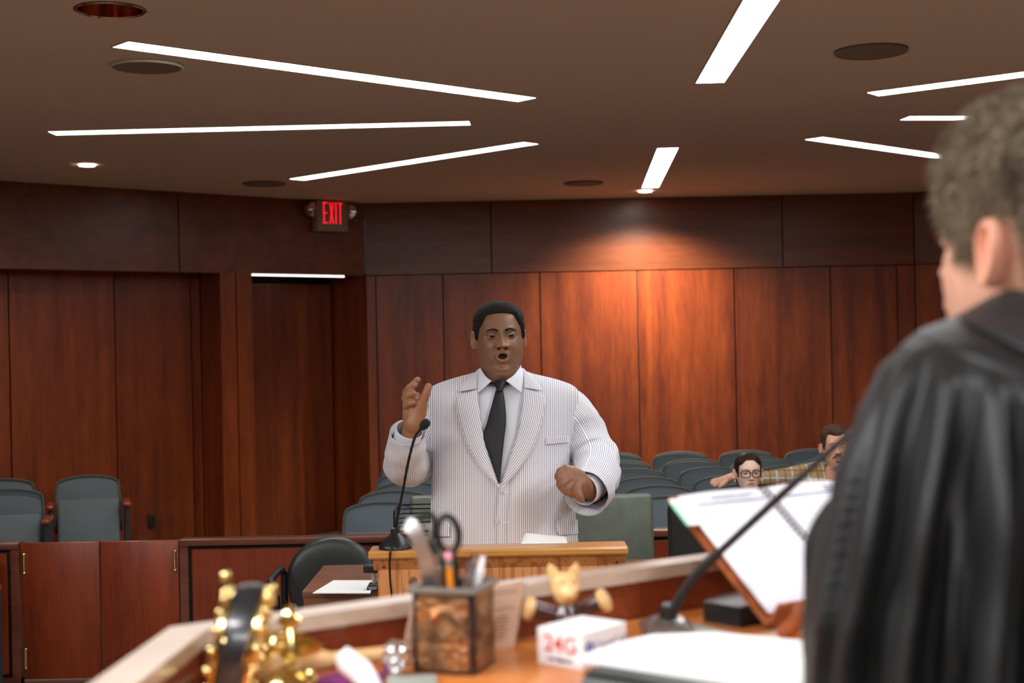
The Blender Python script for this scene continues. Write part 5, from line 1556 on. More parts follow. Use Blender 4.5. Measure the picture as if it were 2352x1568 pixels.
# raised right hand (left in the picture), palm towards the viewer
dw = 4.55
def H(px, py, dd=0): return P(px, py, dw + dd)
wr = H(942, 1000, .03)
rh = [
    [(H(938, 1025, .06), .031), (H(942, 1000, .03), .029), (H(950, 972, .01), .031)],                    # wrist
    [(H(950, 972, .0), .032), (H(962, 950, -.005), .025), (H(968, 930, -.01), .021)],                    # thumb side of the palm
    [(H(946, 972, .01), .030), (H(943, 945, .015), .027), (H(941, 925, .02), .022)],                      # little-finger side
    [(H(952, 955, .0), .028), (H(953, 930, .012), .024), (H(950, 914, .02), .019)],                       # middle of the palm
    [(H(966, 938, -.012), .0195), (H(972, 920, -.02), .0155), (H(979, 903, -.026), .0142), (H(984, 888, -.026), .0125)],   # thumb
    [(H(951, 917, .022), .0150), (H(942, 896, .018), .0135), (H(950, 882, .006), .0122), (H(959, 872, -.002), .0105)],     # index
    [(H(945, 920, .02), .0150), (H(933, 902, .006), .0138), (H(941, 890, -.014), .0125), (H(952, 884, -.024), .0108)],     # middle
    [(H(940, 926, .016), .0148), (H(931, 915, -.004), .0135), (H(940, 906, -.024), .0122), (H(949, 903, -.032), .0108)],    # ring
    [(H(938, 935, .012), .0135), (H(932, 931, -.008), .0122), (H(942, 926, -.024), .0112), (H(950, 924, -.028), .0098)],    # little
    [(H(955, 912, .03), .0115), (H(958, 908, .02), .0115)],
]
v_, f_ = hand_mesh(rh); person.add(v_, f_, colr=[(0, 0, .45)] * len(v_))
# left hand (right in the picture), loosely curled, moving
dw2 = 4.50
def H2(px, py, dd=0): return P(px, py, dw2 + dd)
lh = [
    [(H2(1362, 1128, .08), .034), (H2(1346, 1118, .03), .030), (H2(1330, 1108, .0), .032)],
    [(H2(1330, 1096, .0), .026), (H2(1312, 1086, -.01), .024), (H2(1300, 1080, -.02), .019)],
    [(H2(1332, 1112, -.005), .027), (H2(1314, 1104, -.02), .025), (H2(1303, 1098, -.03), .02)],
    [(H2(1334, 1122, -.005), .022), (H2(1322, 1118, -.02), .022), (H2(1313, 1114, -.028), .018)],
    [(H2(1301, 1078, -.02), .0145), (H2(1287, 1082, -.03), .013), (H2(1281, 1094, -.028), .0120), (H2(1285, 1104, -.018), .0108)],
    [(H2(1302, 1089, -.03), .0150), (H2(1288, 1097, -.042), .0135), (H2(1285, 1111, -.04), .0122), (H2(1290, 1121, -.028), .0108)],
    [(H2(1306, 1099, -.034), .0148), (H2(1294, 1109, -.046), .0132), (H2(1294, 1123, -.044), .012), (H2(1300, 1131, -.032), .0106)],
    [(H2(1313, 1110, -.034), .0135), (H2(1306, 1121, -.044), .012), (H2(1308, 1132, -.04), .011), (H2(1314, 1137, -.03), .0098)],
    [(H2(1326, 1112, -.022), .019), (H2(1326, 1126, -.036), .0150), (H2(1331, 1138, -.04), .0135), (H2(1336, 1147, -.036), .0115)],
]
v_, f_ = hand_mesh(lh); person.add(v_, f_, colr=[(0, 0, .2)] * len(v_))
# the rest of the body under the clothes, down to the feet
bd = MB()
def at(px, py, d): return P(px, py, d)
hipz = .92; cxm = P(1156, 1200, DM).x
capsules(bd, [(at(1150, 850, DM), .055), (at(1150, 900, DM), .07), (at(1150, 960, DM), .11), (at(1150, 1100, DM - .02), .13), (Vector((cxm, DM, 1.0)), .13)])
capsules(bd, [(at(1060, 930, DM), .09), (at(1240, 930, DM), .09)])
for s, sh, el, wr_ in ((-1, (1018, 945, DM + .02), (940, 1066, DM - .03), (940, 1012, 4.60)), (1, (1298, 945, DM + .02), (1370, 1066, DM - .04), (1352, 1122, 4.56))):
    capsules(bd, [(at(*sh), .045), (at(*el), .038), (at(*wr_), .028)])
    hx_ = cxm + s * .11
    capsules(bd, [(Vector((hx_, DM, .95)), .11), (Vector((hx_ + s * .02, DM - .02, .52)), .075), (Vector((hx_ + s * .02, DM + .01, .1)), .045), (Vector((hx_ + s * .02, DM - .0, .05)), .042), (Vector((hx_ + s * .03, DM - .16, .035)), .03)])
v_, f_ = remeshed(bd, .02, 2); person.add(v_, f_)
spk = person.build('person', M['skin1'], ang=180)
tag(spk, 'heavyset person in a pale striped suit and black tie speaking at the pine lectern', 'person')
eyes(spk, Th, lm, M['eye1'], (.05, 0))
# hair and brows
def hm_mask(phi, z):
    a = abs(phi)
    fl = .070 + .004 * math.cos(phi * 3)                     # hairline over the forehead
    if a < .62: lim = fl
    elif a < .95: lim = fl + (.030 - fl) * sm(.62, .95, a)
    elif a < 1.3: lim = .030 + (-.012 - .030) * sm(.95, 1.25, a)
    elif a < 2.0: lim = .012
    else: lim = -.045
    return (z - lim) / .012
hair_cap(spk, Th, fm, HEAD_FULL, hm_mask, lambda p, z: .009 + .005 * sm(.03, .09, z), M['hair1'], rough=.0014, freq=170, nu=200, nv=170)
mb = MB()
for s in (-1, 1):
    strip_on(fm, Th, [(s * .013, .0165), (s * .030, .0215), (s * .048, .0155)], lambda u: .0042 * (1 - .6 * u) , .0014, mb)
mb.build('eyebrows', M['hair1'], spk, ang=180)
# trousers and shoes
tr = MB()
capsules(tr, [(Vector((cxm - .1, DM, .98)), .155), (Vector((cxm + .1, DM, .98)), .155)])
for s in (-1, 1):
    hx_ = cxm + s * .115
    capsules(tr, [(Vector((hx_, DM, .93)), .135), (Vector((hx_ + s * .015, DM - .02, .52)), .105), (Vector((hx_ + s * .015, DM + .01, .13)), .085)])
v_, f_ = remeshed(tr, .02, 3); mb = MB(); mb.add(v_, f_); mb.build('trousers', M['trouser'], spk, ang=180)
for s in (-1, 1):
    sx = cxm + s * .135
    mb = MB(); mb.box((sx, DM - .05, .05), (.1, .3, .1), bev=.035, seg=3); mb.build('shoe', M['shoe'], spk)

# ---- jacket: torso shell with the front opening cut out, plus both sleeves
jk = MB()
NU, rows = 150, [836 + (1400 - 836) * k / 200 for k in range(201)]
vs = []; uv = []; fs = []; keep = []
for py in rows:
    L, R, f, b = tor(py); c = (L + R) / 2; a = (R - L) / 2
    for i in range(NU):
        th = 2 * PI * i / NU
        s_, c_ = math.sin(th), math.cos(th); n = 2.5
        k = (abs(s_) ** n + abs(c_) ** n) ** (-1 / n)
        px = c + a * k * s_; d = (f if c_ > 0 else b) * k * c_
        # soft drape: shallow creases from the buttoned waist
        wob = .004 * math.sin(px * .05 + py * .02) * sm(1000, 1150, py) * (1 if c_ > 0 else .5)
        wob += .006 * gs(px - 1006, 14) * sm(1010, 1090, py) * math.sin(py * .06)
        vs.append(P(px, py, DM - d - wob)); u_, v2 = UVm(px, py)
        uv.append((u_ if c_ > 0 else (u_ * 1.0 + .0033), v2))
        keep.append((px, py, c_))
for j in range(200):
    for i in range(NU):
        q = (j * NU + i, j * NU + (i + 1) % NU, (j + 1) * NU + (i + 1) % NU, (j + 1) * NU + i)
        mx = sum(keep[t][0] for t in q) / 4; my = sum(keep[t][1] for t in q) / 4; fc_ = min(keep[t][2] for t in q)
        if fc_ > 0 and my < 1106 and curve_x(VL, my) - 9 < mx < curve_x(VR, my) + 9: continue
        if my < 858 and fc_ > 0 and 1104 < mx < 1197: continue
        fs.append(q)
jk.add(vs, fs, uv)
def sleeve(mb, pts, n=60, seg=48, wr_amp=.004):
    c = spline(pts, n)
    P3 = [P(*q[:3]) for q in c]; rad = [float(q[3]) for q in c]
    prev = None; vs = []; uv = []; fs = []; L = 0
    for i, p in enumerate(P3):
        t = (P3[min(i + 1, n)] - P3[max(i - 1, 0)]).normalized()
        if prev is None: u = Vector((0, -1, 0)) - t * (-t.y); u.normalize()
        else: u = (prev - t * prev.dot(t)).normalized()
        prev = u; w_ = t.cross(u)
        if i: L += (p - P3[i - 1]).length
        for k in range(seg + 1):
            a = 2 * PI * k / seg
            cr = wr_amp * (math.sin(i * .55 + 2.2 * math.sin(a * 1.0 + .6)) * .6 + mnoise.noise((math.cos(a) * 2, math.sin(a) * 2, i * .22)) * 1.2) * sm(2, 12, i) * (1 - sm(n - 4, n, i) * .7)
            vs.append(p + (rad[i] + cr) * (math.cos(a) * u + math.sin(a) * w_)); uv.append((a * .075, L))
    W = seg + 1
    for i in range(n):
        for k in range(seg):
            a = i * W + k; fs.append((a, a + 1, a + 1 + W, a + W))
    # turned-in cuff
    base = len(vs); t = (P3[n] - P3[n - 2]).normalized()
    for k in range(seg + 1):
        v = vs[n * W + k]; vs.append(P3[n] - t * .035 + (v - P3[n]) * .88); uv.append(uv[n * W + k])
    for k in range(seg): fs.append((n * W + k, n * W + k + 1, base + k + 1, base + k))
    mb.add(vs, fs, uv)
sleeve(jk, [(1055, 938, DM + .01, .055), (1015, 944, DM + .015, .080), (987, 988, DM + .03, .086), (953, 1045, DM + .01, .084), (936, 1066, DM - .06, .078), (932, 1054, DM - .15, .070), (933, 1022, DM - .22, .062), (936, 992, DM - .262, .056)])
sleeve(jk, [(1258, 938, DM + .01, .055), (1298, 942, DM + .015, .080), (1332, 984, DM + .02, .080), (1361, 1040, DM - .01, .080), (1372, 1072, DM - .08, .077), (1368, 1098, DM - .17, .074), (1358, 1119, DM - .25, .074), (1345, 1134, DM - .30, .076)], wr_amp=.006)
jacket = jk.build('suit_jacket', M['stripe'], spk, ang=180)
jacket['label'] = 'white and grey striped seersucker suit jacket'
def patch(mbx, A_, B_, offA, offB, n=40, m=10, uvmode='edge', bow=.004):
    """skin between two pixel polylines lying on the jacket front"""
    A_ = spline(A_, n); B_ = spline(B_, n)
    vs = []; uv = []; fs = []
    for i in range(n + 1):
        for k in range(m + 1):
            t = k / m; q = A_[i] * (1 - t) + B_[i] * t
            off = offA + (offB - offA) * t + bow * math.sin(PI * t)
            vs.append(surf(q[0], q[1], off))
            if uvmode == 'edge':      # stripes run along the outer edge B
                wdt = np.linalg.norm(A_[i] - B_[i]); uv.append((wdt * (1 - t) * 4.85 / F, i / n))
            else: uv.append(UVm(*q))
    for i in range(n):
        for k in range(m):
            a = i * (m + 1) + k; fs.append((a, a + 1, a + m + 2, a + m + 1))
    mbx.add(vs, fs, uv)
SOL = [('SOLIDIFY', dict(thickness=.003, offset=0))]
mb = MB(); patch(mb, [(1097, 893), (1100, 930), (1110, 1000), (1128, 1062), (1149, 1116)], [(1046, 914), (1053, 955), (1072, 1018), (1103, 1072), (1147, 1120)], .006, .012)
mb.build('lapel', M['stripe'], jacket, ang=180, mods=SOL)
mb = MB(); patch(mb, [(1202, 890), (1199, 930), (1190, 990), (1170, 1055), (1151, 1116)], [(1253, 910), (1247, 955), (1228, 1018), (1196, 1072), (1153, 1120)], .006, .012)
mb.build('lapel', M['stripe'], jacket, ang=180, mods=SOL)
mb = MB(); patch(mb, [(1100, 847), (1097, 866), (1096, 892)], [(1092, 855), (1066, 878), (1052, 900)], .012, .013, n=20)
mb.build('collar', M['stripe'], jacket, ang=180, mods=SOL)
mb = MB(); patch(mb, [(1201, 845), (1203, 864), (1203, 890)], [(1208, 853), (1232, 876), (1246, 897)], .012, .013, n=20)
mb.build('collar', M['stripe'], jacket, ang=180, mods=SOL)
mb = MB(); patch(mb, [(1147, 1112), (1141, 1180), (1142, 1260), (1140, 1330)], [(1166, 1106), (1166, 1180), (1166, 1260), (1166, 1330)], .007, .002, uvmode='uv')
mb.build('front_edge', M['stripe'], jacket, ang=180, mods=SOL)
for (bx, by) in ((1152, 1131), (1142, 1198)):
    c_ = surf(bx, by, .011); mb = MB(); mb.lathe([(.001, .003), (.006, .0035), (.0078, .002), (.008, 0)], 18, Matrix.Translation(c_) @ Matrix.Rotation(PI / 2, 4, 'X'), capb=False); mb.build('button', M['button'], jacket)
mb = MB(); patch(mb, [(1277, 1193), (1279, 1210), (1283, 1229)], [(1325, 1193), (1327, 1210), (1328, 1226)], .012, .006, n=12, uvmode='uv', bow=.003)
mb.build('pocket_flap', M['stripe'], jacket, ang=180, mods=SOL)
mb = MB(); patch(mb, [(1000, 1200), (998, 1216), (1001, 1232)], [(1031, 1198), (1033, 1214), (1032, 1232)], .006, .012, n=12, uvmode='uv', bow=.003)
mb.build('pocket_flap', M['stripe'], jacket, ang=180, mods=SOL)
mb = MB(); patch(mb, [(1254, 1005), (1254, 1013), (1255, 1021)], [(1304, 1001), (1304, 1009), (1305, 1016)], .005, .004, n=8, uvmode='edge', bow=.001)
mb.build('breast_pocket', M['stripe'], jacket, ang=180, mods=SOL)
mb = MB()
for y in (1130, 1198): patch(mb, [(1158, y), (1168, y - .5)], [(1158, y + 2.4), (1168, y + 2)], .0095, .0095, n=4, m=2, bow=0)
mb.build('buttonhole', M['paper'], jacket, ang=180)

# ---- shirt front, collar, cuff
sh_ = MB()
def shirtpt(u, v):
    py = 852 + v * (1128 - 852); mg = 3 + 19 * sm(872, 900, py); a_ = curve_x(VL, py) - mg; b_ = curve_x(VR, py) + mg
    px = a_ + (b_ - a_) * u
    base = surf(px, py, -.010 + .002 * math.sin(py * .05) * math.sin(px * .09))
    return base, (u, v)
sh_.grid(shirtpt, 40, 80)
shirt = sh_.build('shirt', M['shirt'], spk, ang=180)
def flap(pts_in, pts_out, o1, o2):
    mb = MB(); patch(mb, pts_in, pts_out, o1, o2, n=16, m=8, bow=.004); return mb.build('shirt_collar', M['shirt'], shirt, ang=180, mods=[('SOLIDIFY', dict(thickness=.0022, offset=0))])
flap([(1104, 845), (1114, 862), (1129, 875)], [(1097, 850), (1096, 876), (1096, 904)], .026, .006)
flap([(1194, 843), (1180, 861), (1162, 874)], [(1203, 848), (1203, 876), (1198, 903)], .026, .006)
# collar band round the neck
cb = MB(); nc_ = HM + Vector((0, .02, 0))
def band(u, v):
    a = 2 * PI * u; z_ = P(1150, 872 - v * 24, DM).z
    return Vector((P(1150, 860, DM).x + (.068 + .002 * v) * math.sin(a), DM - .004 - (.070 - .004 * v) * math.cos(a), z_ - .012 * math.cos(a) + .012)), (u, v)
cb.grid(band, 48, 6); cb.build('collar_band', M['shirt'], shirt, ang=180, mods=[('SOLIDIFY', dict(thickness=.002))])
for pts in ([(933, 1022, DM - .22, .047), (938, 998, DM - .255, .045), (941, 986, DM - .27, .044)], [(1362, 1112, DM - .20, .05), (1348, 1121, DM - .29, .049), (1340, 1125, DM - .315, .05)]):
    c = spline(pts, 10); mb = MB(); mb.tube([P(*q[:3]) for q in c], [q[3] for q in c], 32, cap=False); mb.build('shirt_cuff', M['shirt'], shirt, ang=180, mods=[('SOLIDIFY', dict(thickness=.002))])
# ---- tie
tm = MB(); patch(tm, [(1139, 897), (1130, 930), (1119, 970), (1110, 1006), (1128, 1060), (1144, 1107)], [(1155, 897), (1160, 930), (1162, 968), (1158, 1006), (1152, 1060), (1147, 1110)], .006, .006, n=48, m=12, uvmode='uv', bow=.008)
tie = tm.build('tie', M['tie'], spk, ang=180, mods=[('SOLIDIFY', dict(thickness=.003, offset=0))])
mb = MB(); patch(mb, [(1137, 873), (1138, 884), (1141, 898)], [(1166, 873), (1161, 884), (1154, 897)], .014, .014, n=14, m=10, bow=.012)
mb.build('tie_knot', M['tie'], tie, ang=180, mods=[('SOLIDIFY', dict(thickness=.003, offset=0))])
mb = MB(); patch(mb, [(1117, 874), (1140, 878), (1165, 876), (1178, 872)], [(1122, 882), (1140, 886), (1165, 884), (1174, 881)], .008, .008, n=14, m=4, bow=.002)
mb.build('tie_band', M['tie'], tie, ang=180)

# ---------------------------------------------------------------- the judge, near, seen from behind
HJ = P(2398, 545, 1.42)
psi = math.radians(30)
# head's own front is -y; it must look along (-sin psi, cos psi)
Tj = Matrix.Translation(HJ) @ Matrix.Rotation(PI + psi, 4, 'Z') @ Matrix.Rotation(math.radians(-4), 4, 'X') @ Matrix.Scale(1.10, 4)
pj = dict(nose_w=1.0)
fj = head_surface(HEAD_SLIM, pj)
jm = MB(); lj = (.0122, .031, -.076, 0, 14, -20, 0)
head_add(jm, fj, HEAD_SLIM, Tj, lids=lj, earw=.072, nu=120, nv=140, zlo=-.26, ear=(.004, -.018))
bd = MB(); jc = Vector((P(2440, 900, 1.42).x, 1.42, 0)); jd = Vector((-math.sin(psi), math.cos(psi), 0)); js = Vector((jd.y, -jd.x, 0))
capsules(bd, [(Vector((HJ.x, HJ.y, HJ.z - .2)), .05), (Vector((jc.x, jc.y, 1.60)), .09), (Vector((jc.x, jc.y, 1.3)), .13), (Vector((jc.x, jc.y, 1.08)), .14)])
for s in (-1, 1):
    sp_ = Vector((jc.x, jc.y, 1.62)) + js * s * .15
    capsules(bd, [(sp_, .055), (sp_ + js * s * .04 + Vector((0, 0, -.28)), .045), (sp_ + jd * .12 + Vector((0, 0, -.30)), .035)])
    hp = Vector((jc.x, jc.y, 1.05)) + js * s * .09
    capsules(bd, [(hp, .09), (hp + jd * .10 + Vector((0, 0, -.05)), .075), (hp + jd * .12 + Vector((0, 0, -.40)), .045)])
v_, f_ = remeshed(bd, .02, 2); jm.add(v_, f_)
judge = jm.build('person', M['skin2'], ang=180)
tag(judge, 'grey haired person in a black robe seen from behind at the right edge', 'person')
eyes(judge, Tj, lj, M['eye2'])
def hj_mask(phi, z):
    a = abs(phi)
    if a < .75: lim = .074
    elif a < 1.15: lim = .074 + (.0 - .074) * sm(.75, 1.1, a)
    elif a < 1.42: lim = -.022
    elif a < 1.85: lim = .018
    elif a < 2.15: lim = .018 + (-.075 - .018) * sm(1.85, 2.1, a)
    else: lim = -.092
    return (z - lim) / .02
hj = hair_cap(judge, Tj, fj, HEAD_SLIM, hj_mask, lambda p, z: .009 + .012 * sm(.0, .09, z), M['hair2'], rough=.0035, freq=95, nu=220, nv=200, zlo=-.13)
strands(hj, M['hair2'], judge, 16000, .020, .0006, lambda q, n: Vector((-.25 * n.z, .1, -.55)))
# robe
ROB = [  # py, left px, right px, distance of the middle, half depth
    (640, 2332, 2400, 1.425, .03), (662, 2305, 2425, 1.43, .055), (690, 2262, 2462, 1.43, .075), (715, 2222, 2500, 1.43, .092), (733, 2180, 2540, 1.43, .108), (752, 2128, 2600, 1.425, .125), (772, 2094, 2650, 1.42, .145), (800, 2062, 2720, 1.41, .165),
    (860, 2020, 2790, 1.40, .180), (920, 1986, 2840, 1.40, .190), (1010, 1946, 2890, 1.40, .20), (1100, 1911, 2925, 1.40, .205), (1220, 1879, 2955, 1.40, .21), (1360, 1850, 2985, 1.40, .212), (1440, 1838, 3000, 1.40, .215), (1570, 1846, 3010, 1.40, .22), (1900, 1850, 3030, 1.40, .23), (3440, 1780, 3100, 1.40, .27)]
rb = MB(); NU = 260
RIDGES = []
for pts_, sg, st_ in (([(2108, 790), (2050, 960), (2008, 1235), (1955, 1520), (1940, 1900)], 26, 1.0), ([(2186, 812), (2168, 960), (2128, 1235), (2085, 1520), (2080, 1900)], 30, 1.2), ([(2268, 850), (2284, 960), (2292, 1235), (2270, 1520), (2260, 1900)], 36, 1.1), ([(2360, 880), (2400, 960), (2430, 1235), (2440, 1520), (2440, 1900)], 40, 1.1),
                      ([(2480, 880), (2520, 960), (2560, 1235), (2580, 1520), (2580, 1900)], 40, 1.0), ([(2600, 860), (2650, 960), (2690, 1235), (2720, 1520), (2720, 1900)], 36, 1.0), ([(2030, 860), (1985, 990), (1925, 1235), (1880, 1520), (1880, 1900)], 16, .45), ([(2235, 830), (2222, 920), (2205, 1040), (2190, 1200), (2180, 1900)], 12, .5)):
    RIDGES.append(([lerp_table([(y, x) for x, y in pts_], yy)[0] for yy in range(780, 1900, 10)], sg, st_))
rws = [640 + (1600 - 640) * k / 220 for k in range(221)] + [1600 + (3440 - 1600) * k / 40 for k in range(1, 41)]
def yoke_lo(px): return 766 + (px - 2100) * .40
def yoke_hi(px): return 735 + (px - 2215) * .46
vs = []; fs = []
for py in rws:
    L, R, dc, hd = lerp_table(ROB, py); c = (L + R) / 2; a = (R - L) / 2
    for i in range(NU):
        th = 2 * PI * i / NU; n = 2.2
        k = (abs(math.cos(th)) ** n + abs(math.sin(th)) ** n) ** (-1 / n)
        px = c - a * k * math.cos(th); dd = hd * k * math.sin(th)         # sin>0 : towards the camera
        d = dc - dd
        nx, ny = -math.cos(th), -math.sin(th)
        g = py - yoke_lo(px) if dd > -.02 else py - 790
        amp = sm(0, 90, g) * (.016 + .016 * sm(80, 400, g))
        fold = 0
        for (xs_, sg, st_) in RIDGES:
            xc = xs_[min(len(xs_) - 1, max(0, int((py - 780) / 10)))] if dd > -.05 else None
            if xc is None: continue
            e_ = (px - xc) / sg
            fold += st_ * math.exp(-e_ * e_) - .55 * st_ * math.exp(-((px - xc - sg * 1.7) / (sg * .7)) ** 2)
        fold = amp * fold + amp * .35 * mnoise.noise((px * .018, py * .003, 5))
        if dd <= -.05: fold = amp * .8 * math.cos(px * .06)
        # lap seam of the yoke and its fine ribs
        rib = 0
        if dd > 0 and g < 0 and py > yoke_hi(px): rib = .0012 * math.sin((px * .55 + py * .2) * .55)
        lap = .004 * sm(6, -4, g) if dd > 0 else 0
        off = fold + rib + lap
        if dd > 0 and py < yoke_hi(px): off += .003
        p = P(px, py, d) + Vector((nx * off * .6, ny * off, 0))
        vs.append(p)
m = len(rws)
for j in range(m - 1):
    for i in range(NU):
        fs.append((j * NU + i, j * NU + (i + 1) % NU, (j + 1) * NU + (i + 1) % NU, (j + 1) * NU + i))
rb.add(vs, fs)
robe = rb.build('robe', M['robe'], judge, ang=180)
# collar panel lying on the shoulders
def jsurf(px, py, off):
    L, R, dc, hd = lerp_table(ROB, py); c = (L + R) / 2; a = (R - L) / 2
    u = max(-1, min(1, (px - c) / a)); n = 2.2
    return P(px, py, dc - hd * (1 - abs(u) ** n) ** (1 / n) - off)
def colp(u, v):
    a_ = spline([(2206, 726), (2262, 693), (2305, 668), (2352, 650), (2400, 662)], 40)[int(round(u * 40))]
    b_ = spline([(2206, 734), (2235, 745), (2290, 772), (2352, 803), (2440, 850)], 40)[int(round(u * 40))]
    q = a_ * (1 - v) + b_ * v
    return jsurf(q[0], q[1], .009 + .004 * v), (u, v)
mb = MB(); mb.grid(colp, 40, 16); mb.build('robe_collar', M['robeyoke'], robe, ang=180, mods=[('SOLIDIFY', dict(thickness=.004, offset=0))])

# ---------------------------------------------------------------- woman with glasses in the gallery
def seated(name, label, hd_px, dist, tab, pdict, yaw, skinm, lids, topmat, scale, shoulders, toplabel):
    HP = P(*hd_px, dist)
    T = Matrix.Translation(HP) @ Matrix.Rotation(yaw, 4, 'Z') @ Matrix.Scale(scale, 4)
    fn = head_surface(tab, pdict); mb = MB()
    head_add(mb, fn, tab, T, lids=lids, earw=.071, nu=110, nv=130, zlo=-.24, ear=(.0, -.016))
    bd = MB(); zs = HP.z - .245 * scale; y = HP.y + .05
    capsules(bd, [(HP + Vector((0, .015, -.17)), .045), (Vector((HP.x, y, zs)), .07), (Vector((HP.x, y, zs - .22)), .10), (Vector((HP.x, y + .02, .53)), .12)])
    for s in (-1, 1):
        hp = Vector((HP.x + s * .09, y, .52)); kn = Vector((HP.x + s * .11, y - .4, .50))
        capsules(bd, [(hp, .08), (kn, .062), (Vector((kn.x, kn.y + .02, .1)), .045), (Vector((kn.x, kn.y - .12, .04)), .035)])
    return HP, T, fn, mb, bd, zs, y
# woman
lw_ = (.0122, .031, -.0765, 0, 15, -22, 0)
HP, T, fn, mb, bd, zs, y = seated('person', '', (1718, 1083), 8.58, HEAD_SLIM, dict(nose_w=.85, mouth_w=.02), .03, None, lw_, None, 1.0, .18, '')
for s in (-1, 1):
    capsules(bd, [(Vector((HP.x + s * .15, y, zs - .03)), .05), (Vector((HP.x + s * .22, y - .05, zs - .28)), .042), (Vector((HP.x + s * .1, y - .22, zs - .34)), .034)])
v_, f_ = remeshed(bd, .016, 3); mb.add(v_, f_)
woman = tag(mb.build('person', M['skin3'], ang=180), 'dark haired person with black glasses seated behind the planner', 'person')
eyes(woman, T, lw_, M['eye2'])
def hw_mask(phi, z):
    a = abs(phi)
    if a < .9: lim = .074 - .030 * sm(.25, .9, a)
    elif a < 1.25: lim = .044 + (-.03 - .044) * sm(.9, 1.2, a)
    elif a < 1.75: lim = -.004
    else: lim = -.095
    return (z - lim) / .012
hair_cap(woman, T, fn, HEAD_SLIM, hw_mask, lambda p, z: .007 - .003 * gs(p, .12) * sm(.06, .09, z), M['hair3'], rough=.0008, freq=60)
mb = MB(); mb.ball(T @ Vector((0, .115, -.02)), .035, 16, 10); mb.build('hair_bun', M['hair3'], woman)
mb = MB()
for s in (-1, 1): strip_on(fn, T, [(s * .014, .018), (s * .030, .0235), (s * .047, .015)], lambda u: .0018 * (1 - .5 * u), .001, mb)
mb.build('eyebrows', M['hair3'], woman, ang=180)
mb = MB()
for s in (-1, 1):
    pts = []
    for k in range(33):
        a = 2 * PI * k / 32; n = 4; kk = (abs(math.cos(a)) ** n + abs(math.sin(a)) ** n) ** (-1 / n)
        pts.append(T @ Vector((s * .0325 + .0262 * kk * math.cos(a), -.106 + .008 * abs(s * .0325 + .0262 * math.cos(a)) / .06, -.006 + .0195 * kk * math.sin(a) * (1 if math.sin(a) > 0 else .95))))
    mb.tube(pts, .0030, 8, cap=False)
    mb.tube([T @ Vector((s * .0585, -.098, .006)), T @ Vector((s * .076, -.07, .004)), T @ Vector((s * .078, .01, .002))], .002, 8)
mb.tube([T @ Vector((-.0075, -.107, .002)), T @ Vector((0, -.110, .004)), T @ Vector((.0075, -.107, .002))], .0022, 8)
mb.build('eyeglasses', M['black'], woman)['label'] = 'black rectangular eyeglasses'
mb = MB()
for s in (-1, 1): mb.ball(T @ Vector((s * .081, -.004, -.052)), .005, 10, 6)
mb.build('earrings', M['paper'], woman)
bd2 = MB()
capsules(bd2, [(Vector((HP.x, y, zs - .01)), .075), (Vector((HP.x, y, zs - .22)), .115), (Vector((HP.x, y + .02, .55)), .13)])
capsules(bd2, [(Vector((HP.x - .14, y, zs - .04)), .065), (Vector((HP.x + .14, y, zs - .04)), .065)])
for s in (-1, 1): capsules(bd2, [(Vector((HP.x + s * .15, y, zs - .04)), .06), (Vector((HP.x + s * .22, y - .05, zs - .28)), .052), (Vector((HP.x + s * .12, y - .2, zs - .33)), .044)])
v_, f_ = remeshed(bd2, .016, 3); mb = MB(); mb.add(v_, f_); mb.build('sweater', M['darktop'], woman, ang=180)

# man with a moustache, arm along the seat backs
lg = (.0122, .031, -.0765, 0, 12, -18, 0)
HP, T, fn, mb, bd, zs, y = seated('person', '', (1917, 1024), 8.66, HEAD_SLIM, dict(nose_w=1.0, mouth_w=.023), .0, None, lg, None, 1.02, .2, '')
ash = P(1888, 1082, 8.80); ael = P(1770, 1101, 8.87); aw = P(1690, 1092, 8.86); ah = P(1666, 1101, 8.84)
capsules(bd, [(ash, .05), (ael, .042), (aw, .03)])
capsules(bd, [(Vector((HP.x + .17, y, zs - .03)), .05), (Vector((HP.x + .24, y - .05, zs - .3)), .042), (Vector((HP.x + .12, y - .24, zs - .38)), .034)])
v_, f_ = remeshed(bd, .016, 3); mb.add(v_, f_)
hd_ = [[(aw, .026), (ah, .026), (P(1652, 1104, 8.82), .022)]]
for k, (ex_, ey_) in enumerate(((1636, 1103), (1633, 1108), (1636, 1113), (1642, 1117))):
    hd_.append([(P(1656, 1101 + 3 * k, 8.82 - .004 * k), .0125), (P((1656 + ex_) / 2, 1100 + 3.5 * k, 8.805 - .004 * k), .0115), (P(ex_, ey_, 8.805 - .004 * k), .009)])
hd_.append([(P(1668, 1106, 8.81), .014), (P(1660, 1113, 8.79), .012), (P(1653, 1119, 8.79), .0095)])
v_, f_ = hand_mesh(hd_, .005, 3); mb.add(v_, f_)
man = tag(mb.build('person', M['skin2'], ang=180), 'person with dark moustache in a tan plaid shirt, arm along the seat backs', 'person')
eyes(man, T, lg, M['eye2'])
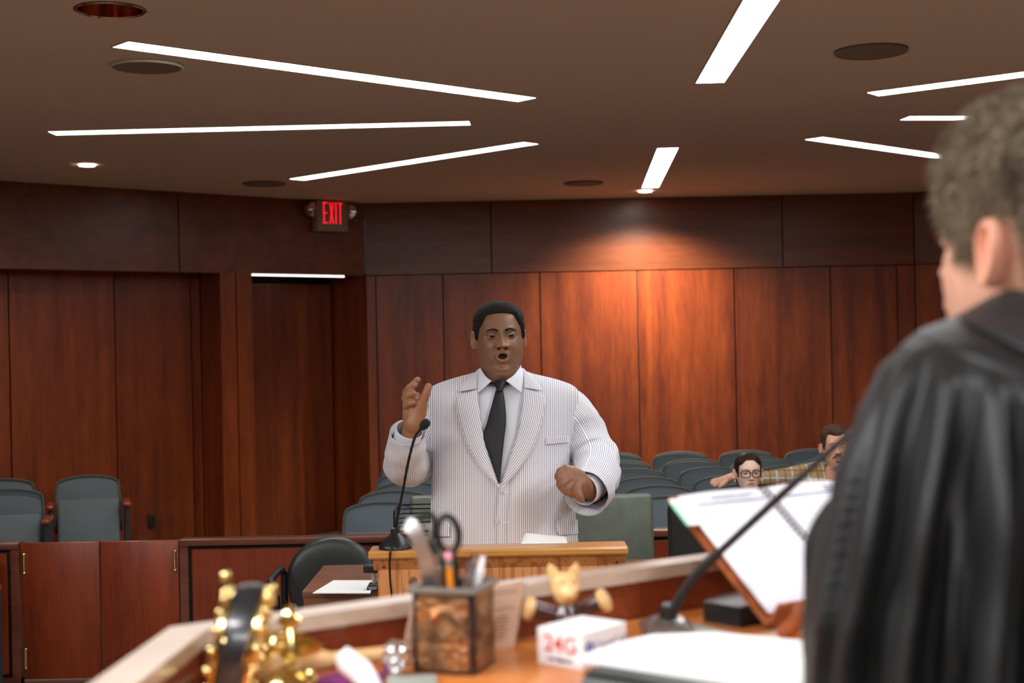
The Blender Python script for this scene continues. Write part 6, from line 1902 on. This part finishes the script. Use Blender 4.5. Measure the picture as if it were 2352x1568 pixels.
def hg_mask(phi, z):
    a = abs(phi)
    if a < .8: lim = .066 + .006 * sm(.2, .6, a)
    elif a < 1.15: lim = .072 + (.0 - .072) * sm(.8, 1.1, a)
    elif a < 1.42: lim = -.02
    elif a < 1.85: lim = .01
    else: lim = -.085
    return (z - lim) / .012
hair_cap(man, T, fn, HEAD_SLIM, hg_mask, lambda p, z: .007 + .014 * sm(.03, .1, z), M['hair4'], rough=.002, freq=80)
mb = MB()
for s in (-1, 1): strip_on(fn, T, [(s * .013, .0175), (s * .030, .0225), (s * .048, .015)], lambda u: .0028 * (1 - .4 * u), .0012, mb)
mb.build('eyebrows', M['hair4'], man, ang=180)
mb = MB(); strip_on(fn, T, [(-.032, -.070), (-.018, -.054), (0, -.050), (.018, -.054), (.032, -.070)], lambda u: .0055, .003, mb)
mb.build('moustache', M['hair4'], man, ang=180)
mb = MB(); strip_on(fn, T, [(-.016, -.088), (0, -.090), (.016, -.088)], lambda u: .007 * math.sin(PI * (.1 + .8 * u)), .002, mb)
mb.build('chin_beard', M['hair4'], man, ang=180)
bd2 = MB()
capsules(bd2, [(Vector((HP.x, y, zs + .0)), .085), (Vector((HP.x, y, zs - .22)), .135), (Vector((HP.x, y + .02, .56)), .145)])
capsules(bd2, [(Vector((HP.x - .15, y, zs - .03)), .075), (Vector((HP.x + .15, y, zs - .03)), .075)])
capsules(bd2, [(Vector((HP.x - .12, y, zs - .03)), .072), (ash, .068), (ael, .056), (P(1705, 1096, 8.87), .044)])
capsules(bd2, [(Vector((HP.x + .17, y, zs - .03)), .065), (Vector((HP.x + .24, y - .05, zs - .3)), .055), (Vector((HP.x + .14, y - .22, zs - .37)), .046)])
v_, f_ = remeshed(bd2, .014, 3); mb = MB(); mb.add(v_, f_); mb.build('plaid_shirt', M['plaid'], man, ang=180)
mb = MB(); d_ = (aw - ael).normalized()
mb.tube([aw + d_ * -.01, aw + d_ * .012], .032, 24); mb.build('bracelet', M['paper'], man)
mb = MB(); mb.tube([aw - d_ * .045, aw - d_ * .018], .034, 24); mb.build('wrist_band', M['shoe'], man)
